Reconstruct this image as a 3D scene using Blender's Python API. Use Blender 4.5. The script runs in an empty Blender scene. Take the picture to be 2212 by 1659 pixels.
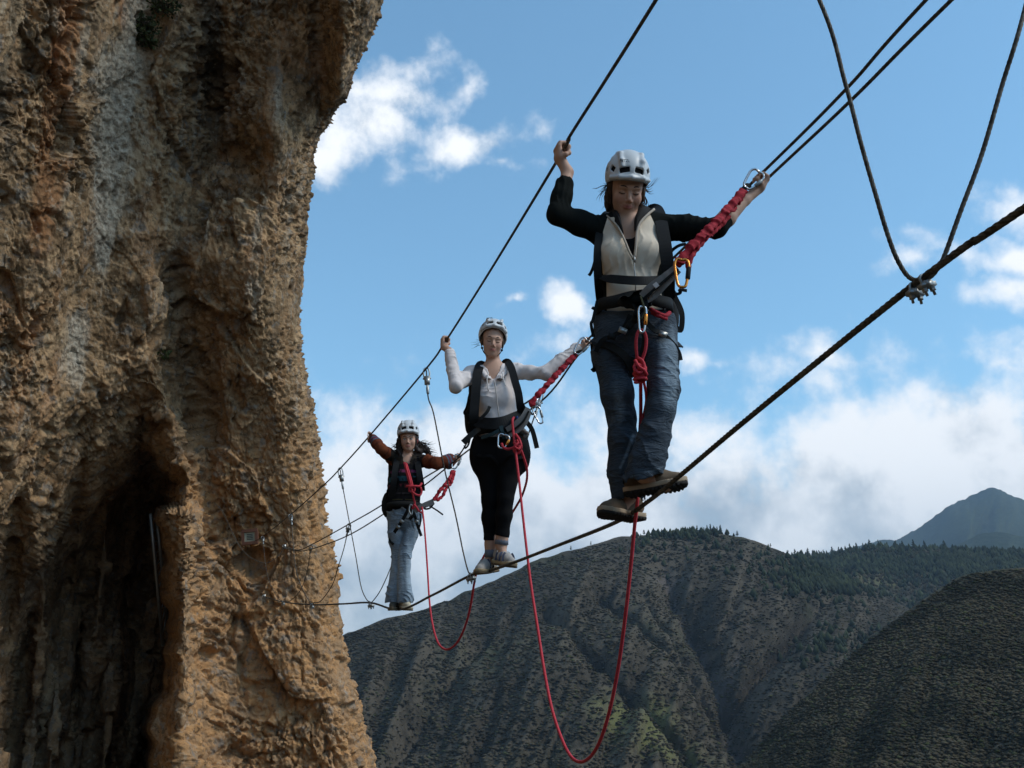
import bpy, bmesh, math, random
import numpy as np
from mathutils import Vector, Matrix, Quaternion
C = bpy.context.scene
COL = C.collection
R = math.radians
random.seed(7)
rng = np.random.default_rng(11)

# ------------------------------------------------------------------ camera, world, sun, exposure
# the photograph is measured on a 2212 x 1659 copy; FPX is the focal length in those pixels
CX, CY, FPX, PITCH = 1106.0, 829.5, 2268.0, R(17.9)
cam_d = bpy.data.cameras.new("camera")
cam = bpy.data.objects.new("camera", cam_d)
COL.objects.link(cam)
cam_d.sensor_width = 36.0
cam_d.lens = 36.0 * FPX / 2212.0
cam_d.clip_start = 0.05
cam_d.clip_end = 20000.0
cam.location = (0, 0, 0)
cam.rotation_euler = (R(90) + PITCH, 0, 0)
C.camera = cam
CP, SP = math.cos(PITCH), math.sin(PITCH)

def ray(u, v):
    """world direction through a measured point, scaled so that y = 1"""
    a = (u - CX) / FPX
    b = (CY - v) / FPX
    y = CP - b * SP
    return a / y, (b * CP + SP) / y

def P(u, v, Y):
    a, b = ray(u, v)
    return Vector((a * Y, Y, b * Y))

SUN_EL, SUN_AZ = 46.0, 106.0          # azimuth measured clockwise from +Y (the view direction)
sun_dir = Vector((math.sin(R(SUN_AZ)) * math.cos(R(SUN_EL)), math.cos(R(SUN_AZ)) * math.cos(R(SUN_EL)), math.sin(R(SUN_EL))))
sd = bpy.data.lights.new("sun", 'SUN')
sd.energy = 1.3
sd.angle = R(18)
sd.color = (1.0, 0.94, 0.86)
so = bpy.data.objects.new("sun", sd)
COL.objects.link(so)
so.rotation_euler = sun_dir.to_track_quat('Z', 'Y').to_euler()
so.location = (30, 10, 40)

w = bpy.data.worlds.new("World")
C.world = w
w.use_nodes = True

class NT:
    """small helper to write node trees"""
    def __init__(self, tree):
        self.t = tree
        self.n = tree.nodes
        self.l = tree.links
        self.n.clear()
    def new(self, typ, **kw):
        nd = self.n.new(typ)
        for k, val in kw.items():
            setattr(nd, k, val)
        return nd
    def put(self, sock, val):
        if val is None:
            return
        if hasattr(val, 'is_output'):
            self.l.new(val, sock)
        else:
            sock.default_value = val
    def m(self, op, a, b=None, c=None, clamp=False):
        nd = self.new('ShaderNodeMath', operation=op)
        nd.use_clamp = clamp
        self.put(nd.inputs[0], a)
        self.put(nd.inputs[1], b)
        self.put(nd.inputs[2], c)
        return nd.outputs[0]
    def vm(self, op, a, b=None, scale=None):
        nd = self.new('ShaderNodeVectorMath', operation=op)
        self.put(nd.inputs[0], a)
        self.put(nd.inputs[1], b)
        if scale is not None:
            self.put(nd.inputs['Scale'], scale)
        return nd.outputs['Value'] if op in ('LENGTH', 'DOT_PRODUCT', 'DISTANCE') else nd.outputs['Vector']
    def noise(self, vec, scale, detail=4, rough=0.5, dist=0.0, out='Fac', typ='FBM'):
        nd = self.new('ShaderNodeTexNoise')
        try:
            nd.noise_type = typ
            nd.normalize = True
        except Exception:
            pass
        self.put(nd.inputs['Vector'], vec)
        nd.inputs['Scale'].default_value = scale
        nd.inputs['Detail'].default_value = detail
        nd.inputs['Roughness'].default_value = rough
        nd.inputs['Distortion'].default_value = dist
        return nd.outputs[out] if out != 'Fac' else nd.outputs[0]
    def voro(self, vec, scale, feature='F1', out='Distance', rand=1.0):
        nd = self.new('ShaderNodeTexVoronoi', feature=feature)
        self.put(nd.inputs['Vector'], vec)
        nd.inputs['Scale'].default_value = scale
        nd.inputs['Randomness'].default_value = rand
        return nd.outputs[out]
    def ss(self, x, lo, hi, a=0.0, b=1.0):
        nd = self.new('ShaderNodeMapRange', interpolation_type='SMOOTHSTEP')
        self.put(nd.inputs['Value'], x)
        self.put(nd.inputs['From Min'], lo)
        self.put(nd.inputs['From Max'], hi)
        nd.inputs['To Min'].default_value = a
        nd.inputs['To Max'].default_value = b
        return nd.outputs['Result']
    def lin(self, x, lo, hi, a=0.0, b=1.0):
        nd = self.new('ShaderNodeMapRange')
        self.put(nd.inputs['Value'], x)
        self.put(nd.inputs['From Min'], lo)
        self.put(nd.inputs['From Max'], hi)
        nd.inputs['To Min'].default_value = a
        nd.inputs['To Max'].default_value = b
        return nd.outputs['Result']
    def mix(self, f, a, b, blend='MIX'):
        nd = self.new('ShaderNodeMix', data_type='RGBA', blend_type=blend)
        self.put(nd.inputs[0], f)
        for s, val in ((nd.inputs[6], a), (nd.inputs[7], b)):
            if isinstance(val, (tuple, list)) and len(val) == 3:
                val = (*val, 1.0)
            self.put(s, val)
        return nd.outputs[2]

# ---- the sky: Nishita air plus clouds placed by azimuth and elevation, the same bands all the way round
T = NT(w.node_tree)
sky = T.new('ShaderNodeTexSky', sky_type='NISHITA')
sky.sun_disc = False
sky.sun_elevation = R(SUN_EL)
sky.sun_rotation = R(SUN_AZ)
sky.altitude = 500
sky.air_density = 1.0
sky.dust_density = 0.6
sky.ozone_density = 1.6
geo = T.new('ShaderNodeTexCoord').outputs['Generated']
sep = T.new('ShaderNodeSeparateXYZ')
T.put(sep.inputs[0], geo)
az = T.m('ARCTAN2', sep.outputs[0], sep.outputs[1])
el = T.m('ARCSINE', T.m('MAXIMUM', T.m('MINIMUM', sep.outputs[2], 1.0), -1.0))
cmb = T.new('ShaderNodeCombineXYZ')
T.put(cmb.inputs[0], az)
T.put(cmb.inputs[1], el)
ae = cmb.outputs[0]
warp = T.noise(geo, 9.0, 5, 0.6, out='Color')
warp = T.vm('SCALE', T.vm('SUBTRACT', warp, (0.5, 0.5, 0.5)), scale=0.075)
aew = T.vm('ADD', ae, warp)

def azel(u, v):
    a, b = ray(u, v)
    d = Vector((a, 1, b)).normalized()
    return math.atan2(d.x, d.y), math.asin(d.z)

def blob(u, v, ru, rv, rot=0.0, gain=1.0):
    a, e = azel(u, v)
    d = T.vm('SUBTRACT', aew, (a, e, 0))
    if rot:
        nd = T.new('ShaderNodeVectorRotate', rotation_type='Z_AXIS')
        T.put(nd.inputs['Vector'], d)
        nd.inputs['Angle'].default_value = R(rot)
        d = nd.outputs[0]
    k = FPX * 0.80
    d = T.vm('MULTIPLY', d, (k / ru, k / rv, 0))
    r = T.vm('LENGTH', d)
    return T.m('MULTIPLY', T.m('SUBTRACT', 1.0, r), gain)
CLOUDS = [  # u, v, radius u, radius v, rotation, gain
    (900, 225, 125, 55, 8, .95), (935, 185, 60, 60, 0, .8), (800, 285, 190, 62, 10, .85), (750, 215, 100, 36, 0, .7), (1010, 340, 165, 48, -18, .95),
    (1012, 205, 55, 30, -35, .7), (1095, 362, 70, 22, 0, .6), (700, 345, 90, 50, 0, 1.0), (745, 300, 120, 60, 0, 1.0), (1090, 395, 30, 40, 0, .3),
    (1225, 672, 78, 44, 12, 1.0), (1105, 662, 46, 20, -5, .8),
    (1505, 756, 56, 36, 0, .9), (1555, 770, 30, 14, 0, .4),
    (2090, 560, 105, 34, 20, .7), (2190, 545, 72, 40, 0, .8), (1985, 580, 70, 36, 0, .7), (2170, 640, 90, 38, 0, .8), (2190, 470, 60, 40, 20, .5),
    (2160, 780, 150, 36, 6, .6), (1780, 760, 90, 40, 30, .55), (1800, 830, 120, 50, 20, .7),
    (2020, 910, 140, 50, 10, .6),
]
cov = None
for c in CLOUDS:
    b = blob(*c)
    cov = b if cov is None else T.m('SMOOTH_MAX', cov, b, 0.12)
# a bank of cumulus along the horizon, whatever the azimuth
nb = T.noise(geo, 3.1, 3, 0.5)
top = T.m('MULTIPLY_ADD', nb, 0.12, 0.272)           # elevation of the bank's top, varies
selw = T.new('ShaderNodeSeparateXYZ')
T.put(selw.inputs[0], aew)
band = T.m('MULTIPLY', T.m('SUBTRACT', top, selw.outputs[1]), 9.0)
band = T.m('MINIMUM', band, 1.9)
covb = T.m('SMOOTH_MAX', cov, band, 0.15)
# scattered small clouds elsewhere in the sky, outside the part in view they carry on the same weather
n1 = T.noise(geo, 15.0, 9, 0.60)
n2 = T.noise(geo, 5.0, 3, 0.5)
far = T.m('MULTIPLY', T.m('SUBTRACT', n2, 0.60), 6.0)
farmask = T.ss(T.m('ABSOLUTE', az), 0.62, 0.9)
far = T.m('SUBTRACT', T.m('MULTIPLY', far, farmask), T.m('MULTIPLY', T.m('SUBTRACT', 1.0, farmask), 1.0))
covb = T.m('MAXIMUM', covb, far)
dens = T.m('MULTIPLY_ADD', T.m('SUBTRACT', n1, 0.5), 3.0, covb)
alpha = T.ss(dens, 0.02, 1.05)
# cloud brightness: sunlit shoulders, greyer bellies, a grey-blue floor to the bank
upv = T.vm('ADD', geo, (0.035, 0.0, 0.05))
n3 = T.noise(upv, 13.0, 5, 0.55)
n4 = T.noise(geo, 9.0, 5, 0.55)
shade = T.m('MULTIPLY', T.m('SUBTRACT', n1, n3), 1.9)
low = T.ss(el, 0.07, 0.30)
thick = T.ss(dens, 0.4, 1.9)
br = T.m('ADD', 0.86, shade)
br = T.m('SUBTRACT', br, T.m('MULTIPLY', thick, T.m('MULTIPLY', T.m('SUBTRACT', 1.0, low), 0.30)))
br = T.m('ADD', br, T.m('MULTIPLY', T.m('SUBTRACT', n4, 0.5), 0.8))
br = T.m('MAXIMUM', T.m('MINIMUM', br, 1.0), 0.22)
br = T.m('MULTIPLY', br, T.ss(el, 0.11, 0.29, 0.58, 1.0))
ccol = T.mix(T.ss(br, 0.10, 0.92), (0.285, 0.345, 0.405), (0.80, 0.81, 0.82))
bg1 = T.new('ShaderNodeBackground')
T.put(bg1.inputs[0], T.mix(1.0, sky.outputs[0], (0.86, 1.14, 1.08), 'MULTIPLY'))
bg1.inputs[1].default_value = 0.142
bg2 = T.new('ShaderNodeBackground')
T.put(bg2.inputs[0], ccol)
bg2.inputs[1].default_value = 1.0
ms = T.new('ShaderNodeMixShader')
T.put(ms.inputs[0], T.m('MULTIPLY', alpha, 0.94))
T.l.new(bg1.outputs[0], ms.inputs[1])
T.l.new(bg2.outputs[0], ms.inputs[2])
wo = T.new('ShaderNodeOutputWorld')
T.l.new(ms.outputs[0], wo.inputs[0])
try:
    w.cycles.sampling_method = 'MANUAL'
    w.cycles.sample_map_resolution = 1024
except Exception:
    pass
C.view_settings.view_transform = 'Standard'
C.view_settings.look = 'None'
C.view_settings.exposure = 0.62
C.view_settings.gamma = 1.0
C.view_settings.use_curve_mapping = False
C.cycles.max_bounces = 6
C.cycles.diffuse_bounces = 3
C.cycles.volume_bounces = 0
C.cycles.transparent_max_bounces = 8
C.cycles.use_denoising = True

# ------------------------------------------------------------------ numpy noise
_tab = rng.random((64, 64, 64)).astype(np.float32)
def vnoise(p):
    """smooth value noise in 0..1 at points p (n,3)"""
    f = np.floor(p)
    t = (p - f).astype(np.float32)
    i = f.astype(np.int64) & 63
    j = (i + 1) & 63
    t = t * t * t * (t * (t * 6 - 15) + 10)
    x, y, z = t[..., 0], t[..., 1], t[..., 2]
    a = _tab[i[..., 0], i[..., 1], i[..., 2]] * (1 - x) + _tab[j[..., 0], i[..., 1], i[..., 2]] * x
    b = _tab[i[..., 0], j[..., 1], i[..., 2]] * (1 - x) + _tab[j[..., 0], j[..., 1], i[..., 2]] * x
    c = _tab[i[..., 0], i[..., 1], j[..., 2]] * (1 - x) + _tab[j[..., 0], i[..., 1], j[..., 2]] * x
    d = _tab[i[..., 0], j[..., 1], j[..., 2]] * (1 - x) + _tab[j[..., 0], j[..., 1], j[..., 2]] * x
    return (a * (1 - y) + b * y) * (1 - z) + (c * (1 - y) + d * y) * z

def fbm(p, octaves=4, rough=0.5, ridged=False):
    s, amp, tot = 0.0, 1.0, 0.0
    q = p.copy()
    for k in range(octaves):
        n = vnoise(q)
        if ridged:
            n = 1 - np.abs(2 * n - 1)
        s = s + n * amp
        tot += amp
        amp *= rough
        q = q * 2.03 + 17.3
    return s / tot

def chunks(p, tilt=0.8, jitter=0.9):
    """broken-rock facets: every Voronoi cell is a tilted plane at its own height; returns height (about -1..1) and edge distance"""
    f = np.floor(p).astype(np.int64)
    best = np.full(p.shape[0], 1e9, np.float32)
    sec = np.full(p.shape[0], 1e9, np.float32)
    h = np.zeros(p.shape[0], np.float32)
    for dx in (-1, 0, 1):
        for dy in (-1, 0, 1):
            for dz in (-1, 0, 1):
                c = f + np.array([dx, dy, dz])
                k = c & 63
                rx = _tab[k[:, 0], k[:, 1], k[:, 2]]
                ry = _tab[k[:, 1], k[:, 2], (k[:, 0] + 21) & 63]
                rz = _tab[k[:, 2], (k[:, 0] + 9) & 63, k[:, 1]]
                d = np.stack([p[:, 0] - c[:, 0] - .5 - (rx - .5) * jitter, p[:, 1] - c[:, 1] - .5 - (ry - .5) * jitter,
                              p[:, 2] - c[:, 2] - .5 - (rz - .5) * jitter], 1).astype(np.float32)
                dd = (d * d).sum(1)
                near = dd < best
                sec = np.where(near, best, np.minimum(sec, dd))
                g = np.stack([np.modf(rx * 7.13)[0] - .5, np.modf(ry * 5.71)[0] - .5, np.modf(rz * 9.37)[0] - .5], 1)
                hh = (np.modf(rx * 13.7)[0] - .5) * 1.2 + (d * g).sum(1) * 2 * tilt
                h = np.where(near, hh, h)
                best = np.where(near, dd, best)
    return h, np.sqrt(sec) - np.sqrt(best)

def sst(x, a, b):
    t = np.clip((x - a) / (b - a), 0, 1)
    return t * t * (3 - 2 * t)

def mesh_np(name, verts, faces, mat=None, parent=None, smooth=True, attrs=None):
    me = bpy.data.meshes.new(name)
    verts = np.asarray(verts, np.float32)
    faces = np.asarray(faces, np.int32)
    k = faces.shape[1]
    me.vertices.add(len(verts))
    me.vertices.foreach_set('co', verts.ravel())
    me.loops.add(faces.size)
    me.loops.foreach_set('vertex_index', faces.ravel())
    me.polygons.add(len(faces))
    me.polygons.foreach_set('loop_start', np.arange(0, faces.size, k, dtype=np.int32))
    me.polygons.foreach_set('use_smooth', np.full(len(faces), bool(smooth)))
    me.update(calc_edges=True)
    for an, av in (attrs or {}).items():
        at = me.attributes.new(an, 'FLOAT', 'POINT')
        at.data.foreach_set('value', np.asarray(av, np.float32).ravel())
    if mat is not None:
        for mm in (mat if isinstance(mat, (list, tuple)) else [mat]):
            me.materials.append(mm)
    o = bpy.data.objects.new(name, me)
    COL.objects.link(o)
    if parent is not None:
        o.parent = parent
        o.matrix_parent_inverse = parent.matrix_basis.inverted()
    return o

def grid_faces(nr, nc):
    i = np.arange(nr * nc).reshape(nr, nc)
    return np.stack([i[:-1, :-1], i[1:, :-1], i[1:, 1:], i[:-1, 1:]], -1).reshape(-1, 4)

def tag(o, label=None, cat=None, group=None, kind=None):
    if label: o['label'] = label
    if cat: o['category'] = cat
    if group: o['group'] = group
    if kind: o['kind'] = kind
    return o

def empty(name, loc, label=None, cat=None, group=None):
    o = bpy.data.objects.new(name, None)
    o.empty_display_size = 0.1
    COL.objects.link(o)
    o.location = loc
    return tag(o, label, cat, group)

def mat(name, col=(0.5, 0.5, 0.5), rough=0.7, metal=0.0, spec=0.4, fn=None):
    m = bpy.data.materials.new(name)
    m.use_nodes = True
    N = NT(m.node_tree)
    bs = N.new('ShaderNodeBsdfPrincipled')
    out = N.new('ShaderNodeOutputMaterial')
    N.l.new(bs.outputs[0], out.inputs[0])
    bs.inputs['Base Color'].default_value = (*col, 1)
    bs.inputs['Roughness'].default_value = rough
    bs.inputs['Metallic'].default_value = metal
    bs.inputs['Specular IOR Level'].default_value = spec
    if fn: fn(N, bs)
    return m

def bump(N, bs, h, strength=0.5, dist=0.01):
    b = N.new('ShaderNodeBump')
    b.inputs['Strength'].default_value = strength
    b.inputs['Distance'].default_value = dist
    N.put(b.inputs['Height'], h)
    N.l.new(b.outputs[0], bs.inputs['Normal'])

# ------------------------------------------------------------------ the cliff
def rock_nodes(N, bs):
    pos = N.new('ShaderNodeNewGeometry').outputs['Position']
    def att(n):
        a = N.new('ShaderNodeAttribute', attribute_name=n)
        return a.outputs['Fac']
    big = N.noise(pos, 0.55, 5, 0.6)
    mid = N.noise(pos, 2.6, 6, 0.65)
    fine = N.noise(pos, 14.0, 5, 0.65)
    vert = N.noise(N.vm('MULTIPLY', pos, (2.2, 2.2, 0.30)), 1.0, 6, 0.62)
    col = N.mix(N.ss(mid, 0.42, 0.60), (0.145, 0.089, 0.046), (0.48, 0.315, 0.172))
    col = N.mix(N.ss(big, 0.42, 0.60, 0, 0.55), col, (0.28, 0.180, 0.095))
    col = N.mix(N.ss(N.noise(N.vm('MULTIPLY', pos, (1, 1, .45)), 0.9, 6, 0.65), 0.52, 0.64, 0, .60), col, (0.52, 0.385, 0.235))
    col = N.mix(N.ss(N.noise(N.vm('MULTIPLY', pos, (1.6, 1.6, .5)), 1.0, 7, 0.7), 0.54, 0.64, 0, .60), col, (0.105, 0.078, 0.052))
    col = N.mix(N.ss(vert, 0.50, 0.66, 0, .65), col, (0.36, 0.190, 0.085))
    vert2 = N.noise(N.vm('MULTIPLY', N.vm('ADD', pos, (5, 1, 3)), (3.4, 3.4, 0.28)), 1.0, 6, 0.6)
    col = N.mix(N.ss(vert2, 0.56, 0.66, 0, .50), col, (0.46, 0.40, 0.31))
    # ochre pillar
    och = N.mix(N.ss(N.noise(pos, 3.3, 4, 0.6), 0.40, 0.60), (0.52, 0.275, 0.115), (0.35, 0.210, 0.110))
    col = N.mix(N.m('MULTIPLY', att('ochre'), 0.85), col, och)
    # blue-grey clean patches between the ochre ones
    gp = N.ss(N.noise(pos, 4.4, 5, 0.6), 0.55, 0.66)
    col = N.mix(N.m('MULTIPLY', gp, 0.60), col, (0.20, 0.20, 0.185))
    # rust streaks and pale lime streaks that run down the face
    rs = N.ss(N.m('ADD', att('rust'), N.m('MULTIPLY', N.m('SUBTRACT', vert, 0.5), 2.0)), 0.25, 0.85)
    col = N.mix(N.m('MULTIPLY', rs, 0.70), col, (0.34, 0.155, 0.065))
    gs = N.ss(N.m('ADD', att('lime'), N.m('MULTIPLY', N.m('SUBTRACT', vert, 0.5), 2.2)), 0.20, 0.8)
    col = N.mix(N.m('MULTIPLY', gs, 0.72), col, N.mix(N.ss(fine, 0.35, 0.65), (0.28, 0.24, 0.185), (0.60, 0.54, 0.43)))
    # dark lichen, plus a darker tone over the cave and hollows
    ds = N.ss(N.m('ADD', att('dark_tone'), N.m('MULTIPLY', N.m('SUBTRACT', vert, 0.5), 1.4)), 0.40, 0.85)
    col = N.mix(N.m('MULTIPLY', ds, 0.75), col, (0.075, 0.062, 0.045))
    sp = N.ss(N.noise(pos, 8.0, 8, 0.75), 0.54, 0.60)
    col = N.mix(N.m('MULTIPLY', sp, 0.65), col, (0.085, 0.065, 0.042))
    sp2 = N.ss(N.noise(N.vm('ADD', pos, (7, 3, 9)), 8.0, 8, 0.75), 0.56, 0.62)
    col = N.mix(N.m('MULTIPLY', sp2, 0.45), col, (0.46, 0.39, 0.29))
    N.l.new(col, bs.inputs['Base Color'])
    v = N.voro(N.vm('ADD', pos, N.vm('SCALE', N.noise(pos, 6, 3, out='Color'), scale=0.12)), 9.0, 'F1')
    h = N.m('ADD', N.m('MULTIPLY', v, 1.2), N.m('ADD', N.m('MULTIPLY', fine, 1.0), N.m('MULTIPLY', N.noise(pos, 42, 4, 0.6), 0.35)))
    bump(N, bs, h, 0.8, 0.03)

M_rock = mat('rock', rough=0.95, spec=0.15, fn=rock_nodes)

edge_v = [-420, -150, 0, 60, 130, 200, 262, 290, 330, 420, 560, 700, 760, 830, 950, 1050, 1120, 1200, 1300, 1370, 1430, 1500, 1560, 1659, 1800, 2100]
edge_u = [900, 868, 827, 806, 775, 748, 712, 689, 680, 667, 655, 647, 648, 668, 688, 697, 702, 718, 735, 744, 752, 775, 785, 812, 850, 900]

def cliff_base(U, V):
    """distance (world y) of the face for measured points"""
    up = np.clip((1250 - V) / 1250, 0, 1.4)
    Y = 19.6 - 3.6 * up ** 1.15 - 3.4 * np.clip((560 - U) / 560, 0, 1.8) ** 1.2
    # pale raised lobe in the middle of the face
    Y -= 0.9 * np.exp(-(((U - 545) / 85) ** 2 + ((V - 640) / 190) ** 2))
    Y -= 0.8 * np.exp(-(((U - 590) / 60) ** 2 + ((V - 270) / 130) ** 2))
    Y += 0.9 * np.exp(-(((U - 455) / 42) ** 2 + ((V - 250) / 150) ** 2))
    Y += 0.5 * np.exp(-(((U - 523) / 34) ** 2 + ((V - 335) / 34) ** 2))
    Y += 0.7 * np.exp(-(((U - 400 - 0.15 * (V - 700)) / 34) ** 2 + ((V - 850) / 230) ** 2))
    # overhanging block at the upper right corner with a crease left of it
    Y -= 1.1 * sst(U, 690, 745) * sst(V, 300, 200)
    Y += 0.2 * np.exp(-((U - 688) / 12.0) ** 2) * sst(V, 320, 230)
    # vertical waves in the left wall
    Y += 0.14 * np.sin(U / 38.0 + V / 260.0) * sst(U, 480, 300)
    # the cave
    ub = np.interp(V, [900, 985, 1040, 1082, 1095, 1150, 1250, 1400, 1470, 1560, 1659, 2100], [360, 388, 398, 386, 352, 352, 362, 378, 362, 335, 326, 300])
    vt = np.interp(U, [-400, 0, 80, 150, 210, 260, 330, 420], [1290, 1190, 1140, 1090, 1042, 1005, 985, 990])
    wob = 7 * np.sin(V / 23.0) + 4 * np.sin(V / 9.1 + 1)
    inr = sst(ub + wob - U, -3, 24 + 45 * sst(V, 1120, 1060))
    top = .45 * sst(V - vt, -230, 90) + .55 * sst(V - vt + 6 * np.sin(U / 17.0) + 9 * np.sin(U / 41.0 + 2), -40, 150 + 90 * sst(U, 330, 60))
    dep = np.clip((U + 420) / 780, 0, 1) ** 1.1
    Y += 6.0 * inr * top * dep
    # folds inside
    Y += inr * top * (0.5 * np.sin(U / 21.0 + 0.4 * np.sin(V / 90.0)) + 0.3 * np.sin(U / 9.0 + V / 70.0))
    # lip of the pinnacle stands a little proud
    Y -= 0.7 * np.exp(-((U - 400) / 38.0) ** 2) * sst(V, 1080, 1110)
    Y += 0.35 * np.exp(-(((U - 545) / 24) ** 2 + ((V - 1215) / 22) ** 2))
    return Y

rows = np.concatenate([np.linspace(-420, -30, 40), np.linspace(-26, 1690, 630), np.linspace(1700, 2100, 30)])
cols = np.concatenate([np.linspace(0, 0.30, 40), np.linspace(0.302, 1, 370)])
NW = 60
ed = np.interp(rows, edge_v, edge_u)
U = -500 + cols[None, :] * (ed[:, None] + 500 + 0)
# columns from s=.302 map to the part in frame
s_in = (cols - 0.30) / 0.70
U = np.where(cols[None, :] <= 0.30, -500 + (cols[None, :] / 0.30) * 490, -10 + s_in[None, :] * (ed[:, None] + 10))
V = np.repeat(rows[:, None], U.shape[1], 1)
Y = cliff_base(U, V)
# the face turns away towards the right edge
dx = ed[:, None] - U
Y += 1.5 * np.exp(-dx / 26.0)
a = (U - CX) / FPX
b = (CY - V) / FPX
yy = CP - b * SP
X = a / yy * Y
Z = (b * CP + SP) / yy * Y
Pm = np.stack([X, Y, Z], -1)
# wrap round the corner and back out of sight
last = Pm[:, -1, :]
t = np.linspace(0, 1, NW + 1)[1:]
wrap = np.zeros((len(rows), NW, 3))
for k, tk in enumerate(t):
    s = tk ** 1.5
    # follow the line of sight back and turn in, so that the corner itself is the outline
    wrap[:, k, :] = last * (1 + 1.1 * s)
    wrap[:, k, 0] -= .25 * s ** .5 * last[:, 1] * .04 + 9 * s * s
Pm = np.concatenate([Pm, wrap], 1)
nr, nc = Pm.shape[:2]
du = np.gradient(Pm, axis=1)
dv = np.gradient(Pm, axis=0)
nrm = np.cross(du, dv)
nrm /= np.linalg.norm(nrm, axis=-1, keepdims=True) + 1e-9
sgn = np.sign((nrm[:, 100, :] * (-Pm[:, 100, :])).sum(-1).mean())
nrm *= sgn
# blur the normals so that the cave's steps do not fold over
for _ in range(6):
    nrm[1:-1, 1:-1] = (nrm[1:-1, 1:-1] * 2 + nrm[:-2, 1:-1] + nrm[2:, 1:-1] + nrm[1:-1, :-2] + nrm[1:-1, 2:]) / 6
Uf = np.concatenate([U, np.repeat(ed[:, None] + 5, NW, 1)], 1).ravel()
Vf = np.concatenate([V, np.repeat(rows[:, None], NW, 1)], 1).ravel()
pf = Pm.reshape(-1, 3).astype(np.float32)
nf = nrm.reshape(-1, 3)
q = pf + 0.28 * (np.stack([vnoise(pf * .9), vnoise(pf * .9 + 31), vnoise(pf * .9 + 67)], 1) - .5)
low = sst(Vf, 850, 1150) * sst(Uf, 330, 430)                       # blocky pillar
ed_f = np.concatenate([np.clip(dx, 0, None), np.zeros((len(rows), NW))], 1).ravel()
edf = sst(ed_f, 0, 130)
h = 0.45 * (fbm(pf * 0.42, 3) - .5) * edf
amod = .35 + 1.15 * sst(fbm(pf * .55 + 200, 3), .38, .62)
h += 0.24 * (fbm(q * np.array([1.2, 1.2, 0.75]), 5, .55) - .5) * (.35 + .65 * edf)
rot = np.array([[.87, .1, .48], [-.1, 1, .05], [-.48, .0, .87]])
qr = q @ rot.T
c0, e0 = chunks(qr * np.array([.50, .50, .42]) + 11, tilt=1.0)
h += c0 * .16 * edf
crk = fbm(q * np.array([1.1, 1.1, .5]) + 55, 4, .6, ridged=True)
h -= .16 * sst(crk, .80, .90) * (.3 + .7 * edf)
c1, e1 = chunks(qr * np.array([1.3, 1.3, 1.3]) + 5)
h += c1 * (0.035 + 0.06 * low)
c2, e2 = chunks(qr * np.array([3.3, 3.3, 3.6]))
h += c2 * (0.042 + 0.045 * low) * amod * (.5 + .5 * edf)
h -= 0.03 * (1 - sst(e2, 0, 0.18)) * (0.3 + low)
c3, e3 = chunks((q @ rot) * np.array([7.5, 7.5, 6.5]) + 40)
h += c3 * (0.050 + .014 * low) * amod
# pits and slots
pit = fbm(q * 1.7 + 90, 3)
h -= 0.10 * sst(pit, 0.66, 0.80)
st_ = np.abs(np.gradient(Y, axis=1) / np.maximum(np.gradient(U, axis=1), .5))
st_ = np.concatenate([st_, np.zeros((len(rows), NW))], 1).ravel()
c4, e4 = chunks(qr * np.array([16., 16., 14.]) + 80)
h += c4 * 0.034 * amod
h += 0.05 * (fbm(q * np.array([14, 14, 7]), 2) - .5)
fade = np.ones(len(pf))
pf2 = pf + nf * (h / (1 + (st_ / .14) ** 2))[:, None]
lime = (np.exp(-((Uf - (262 - 0.06 * (Vf - 200))) / 62) ** 2) * sst(Vf, 640, 250) * sst(Vf, 60, 150) * 1.0
        + np.exp(-((Uf - (236 - 0.10 * (Vf - 450))) / 17) ** 2) * sst(Vf, 660, 520) * sst(Vf, 240, 330)
        + .75 * np.exp(-((Uf - 170) / 32) ** 2) * sst(Vf, 640, 700) * sst(Vf, 900, 800)
        + .7 * np.exp(-((Uf - 300) / 40) ** 2) * sst(Vf, 180, 60)
        + .6 * np.exp(-((Uf - 606) / 18) ** 2) * sst(Vf, 330, 230) * sst(Vf, 100, 200)
        + .55 * np.exp(-((Uf - 557) / 18) ** 2) * sst(Vf, 760, 660) * sst(Vf, 560, 640))
rust = (np.exp(-((Uf - (150 - 0.16 * (Vf - 50))) / 42) ** 2) * sst(Vf, 660, 420)
        + .8 * np.exp(-((Uf - 270) / 20) ** 2) * sst(Vf, 90, 40) + .35 * np.exp(-((Uf - 40) / 60) ** 2) * sst(Vf, 400, 800))
dark_tone = (.8 * np.exp(-((Uf - 15) / 40) ** 2) * sst(Vf, 520, 300) + .65 * np.exp(-(((Uf - 500) / 70) ** 2 + ((Vf - 90) / 110) ** 2))
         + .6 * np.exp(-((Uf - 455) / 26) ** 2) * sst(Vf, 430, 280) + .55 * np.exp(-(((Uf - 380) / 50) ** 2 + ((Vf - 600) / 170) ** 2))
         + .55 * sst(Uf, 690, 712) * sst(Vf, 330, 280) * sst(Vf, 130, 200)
         + .55 * sst(Uf, 390, 300) * sst(Vf, 1050, 1200))  # darker over the cave
ochre = low * 1.0 + .25 * sst(Vf, 500, 900)
cliff = mesh_np('cliff', pf2, grid_faces(nr, nc), M_rock, attrs={'lime': lime, 'rust': rust, 'dark_tone': dark_tone, 'ochre': np.clip(ochre, 0, 1)})
tag(cliff, kind='structure')

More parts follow.
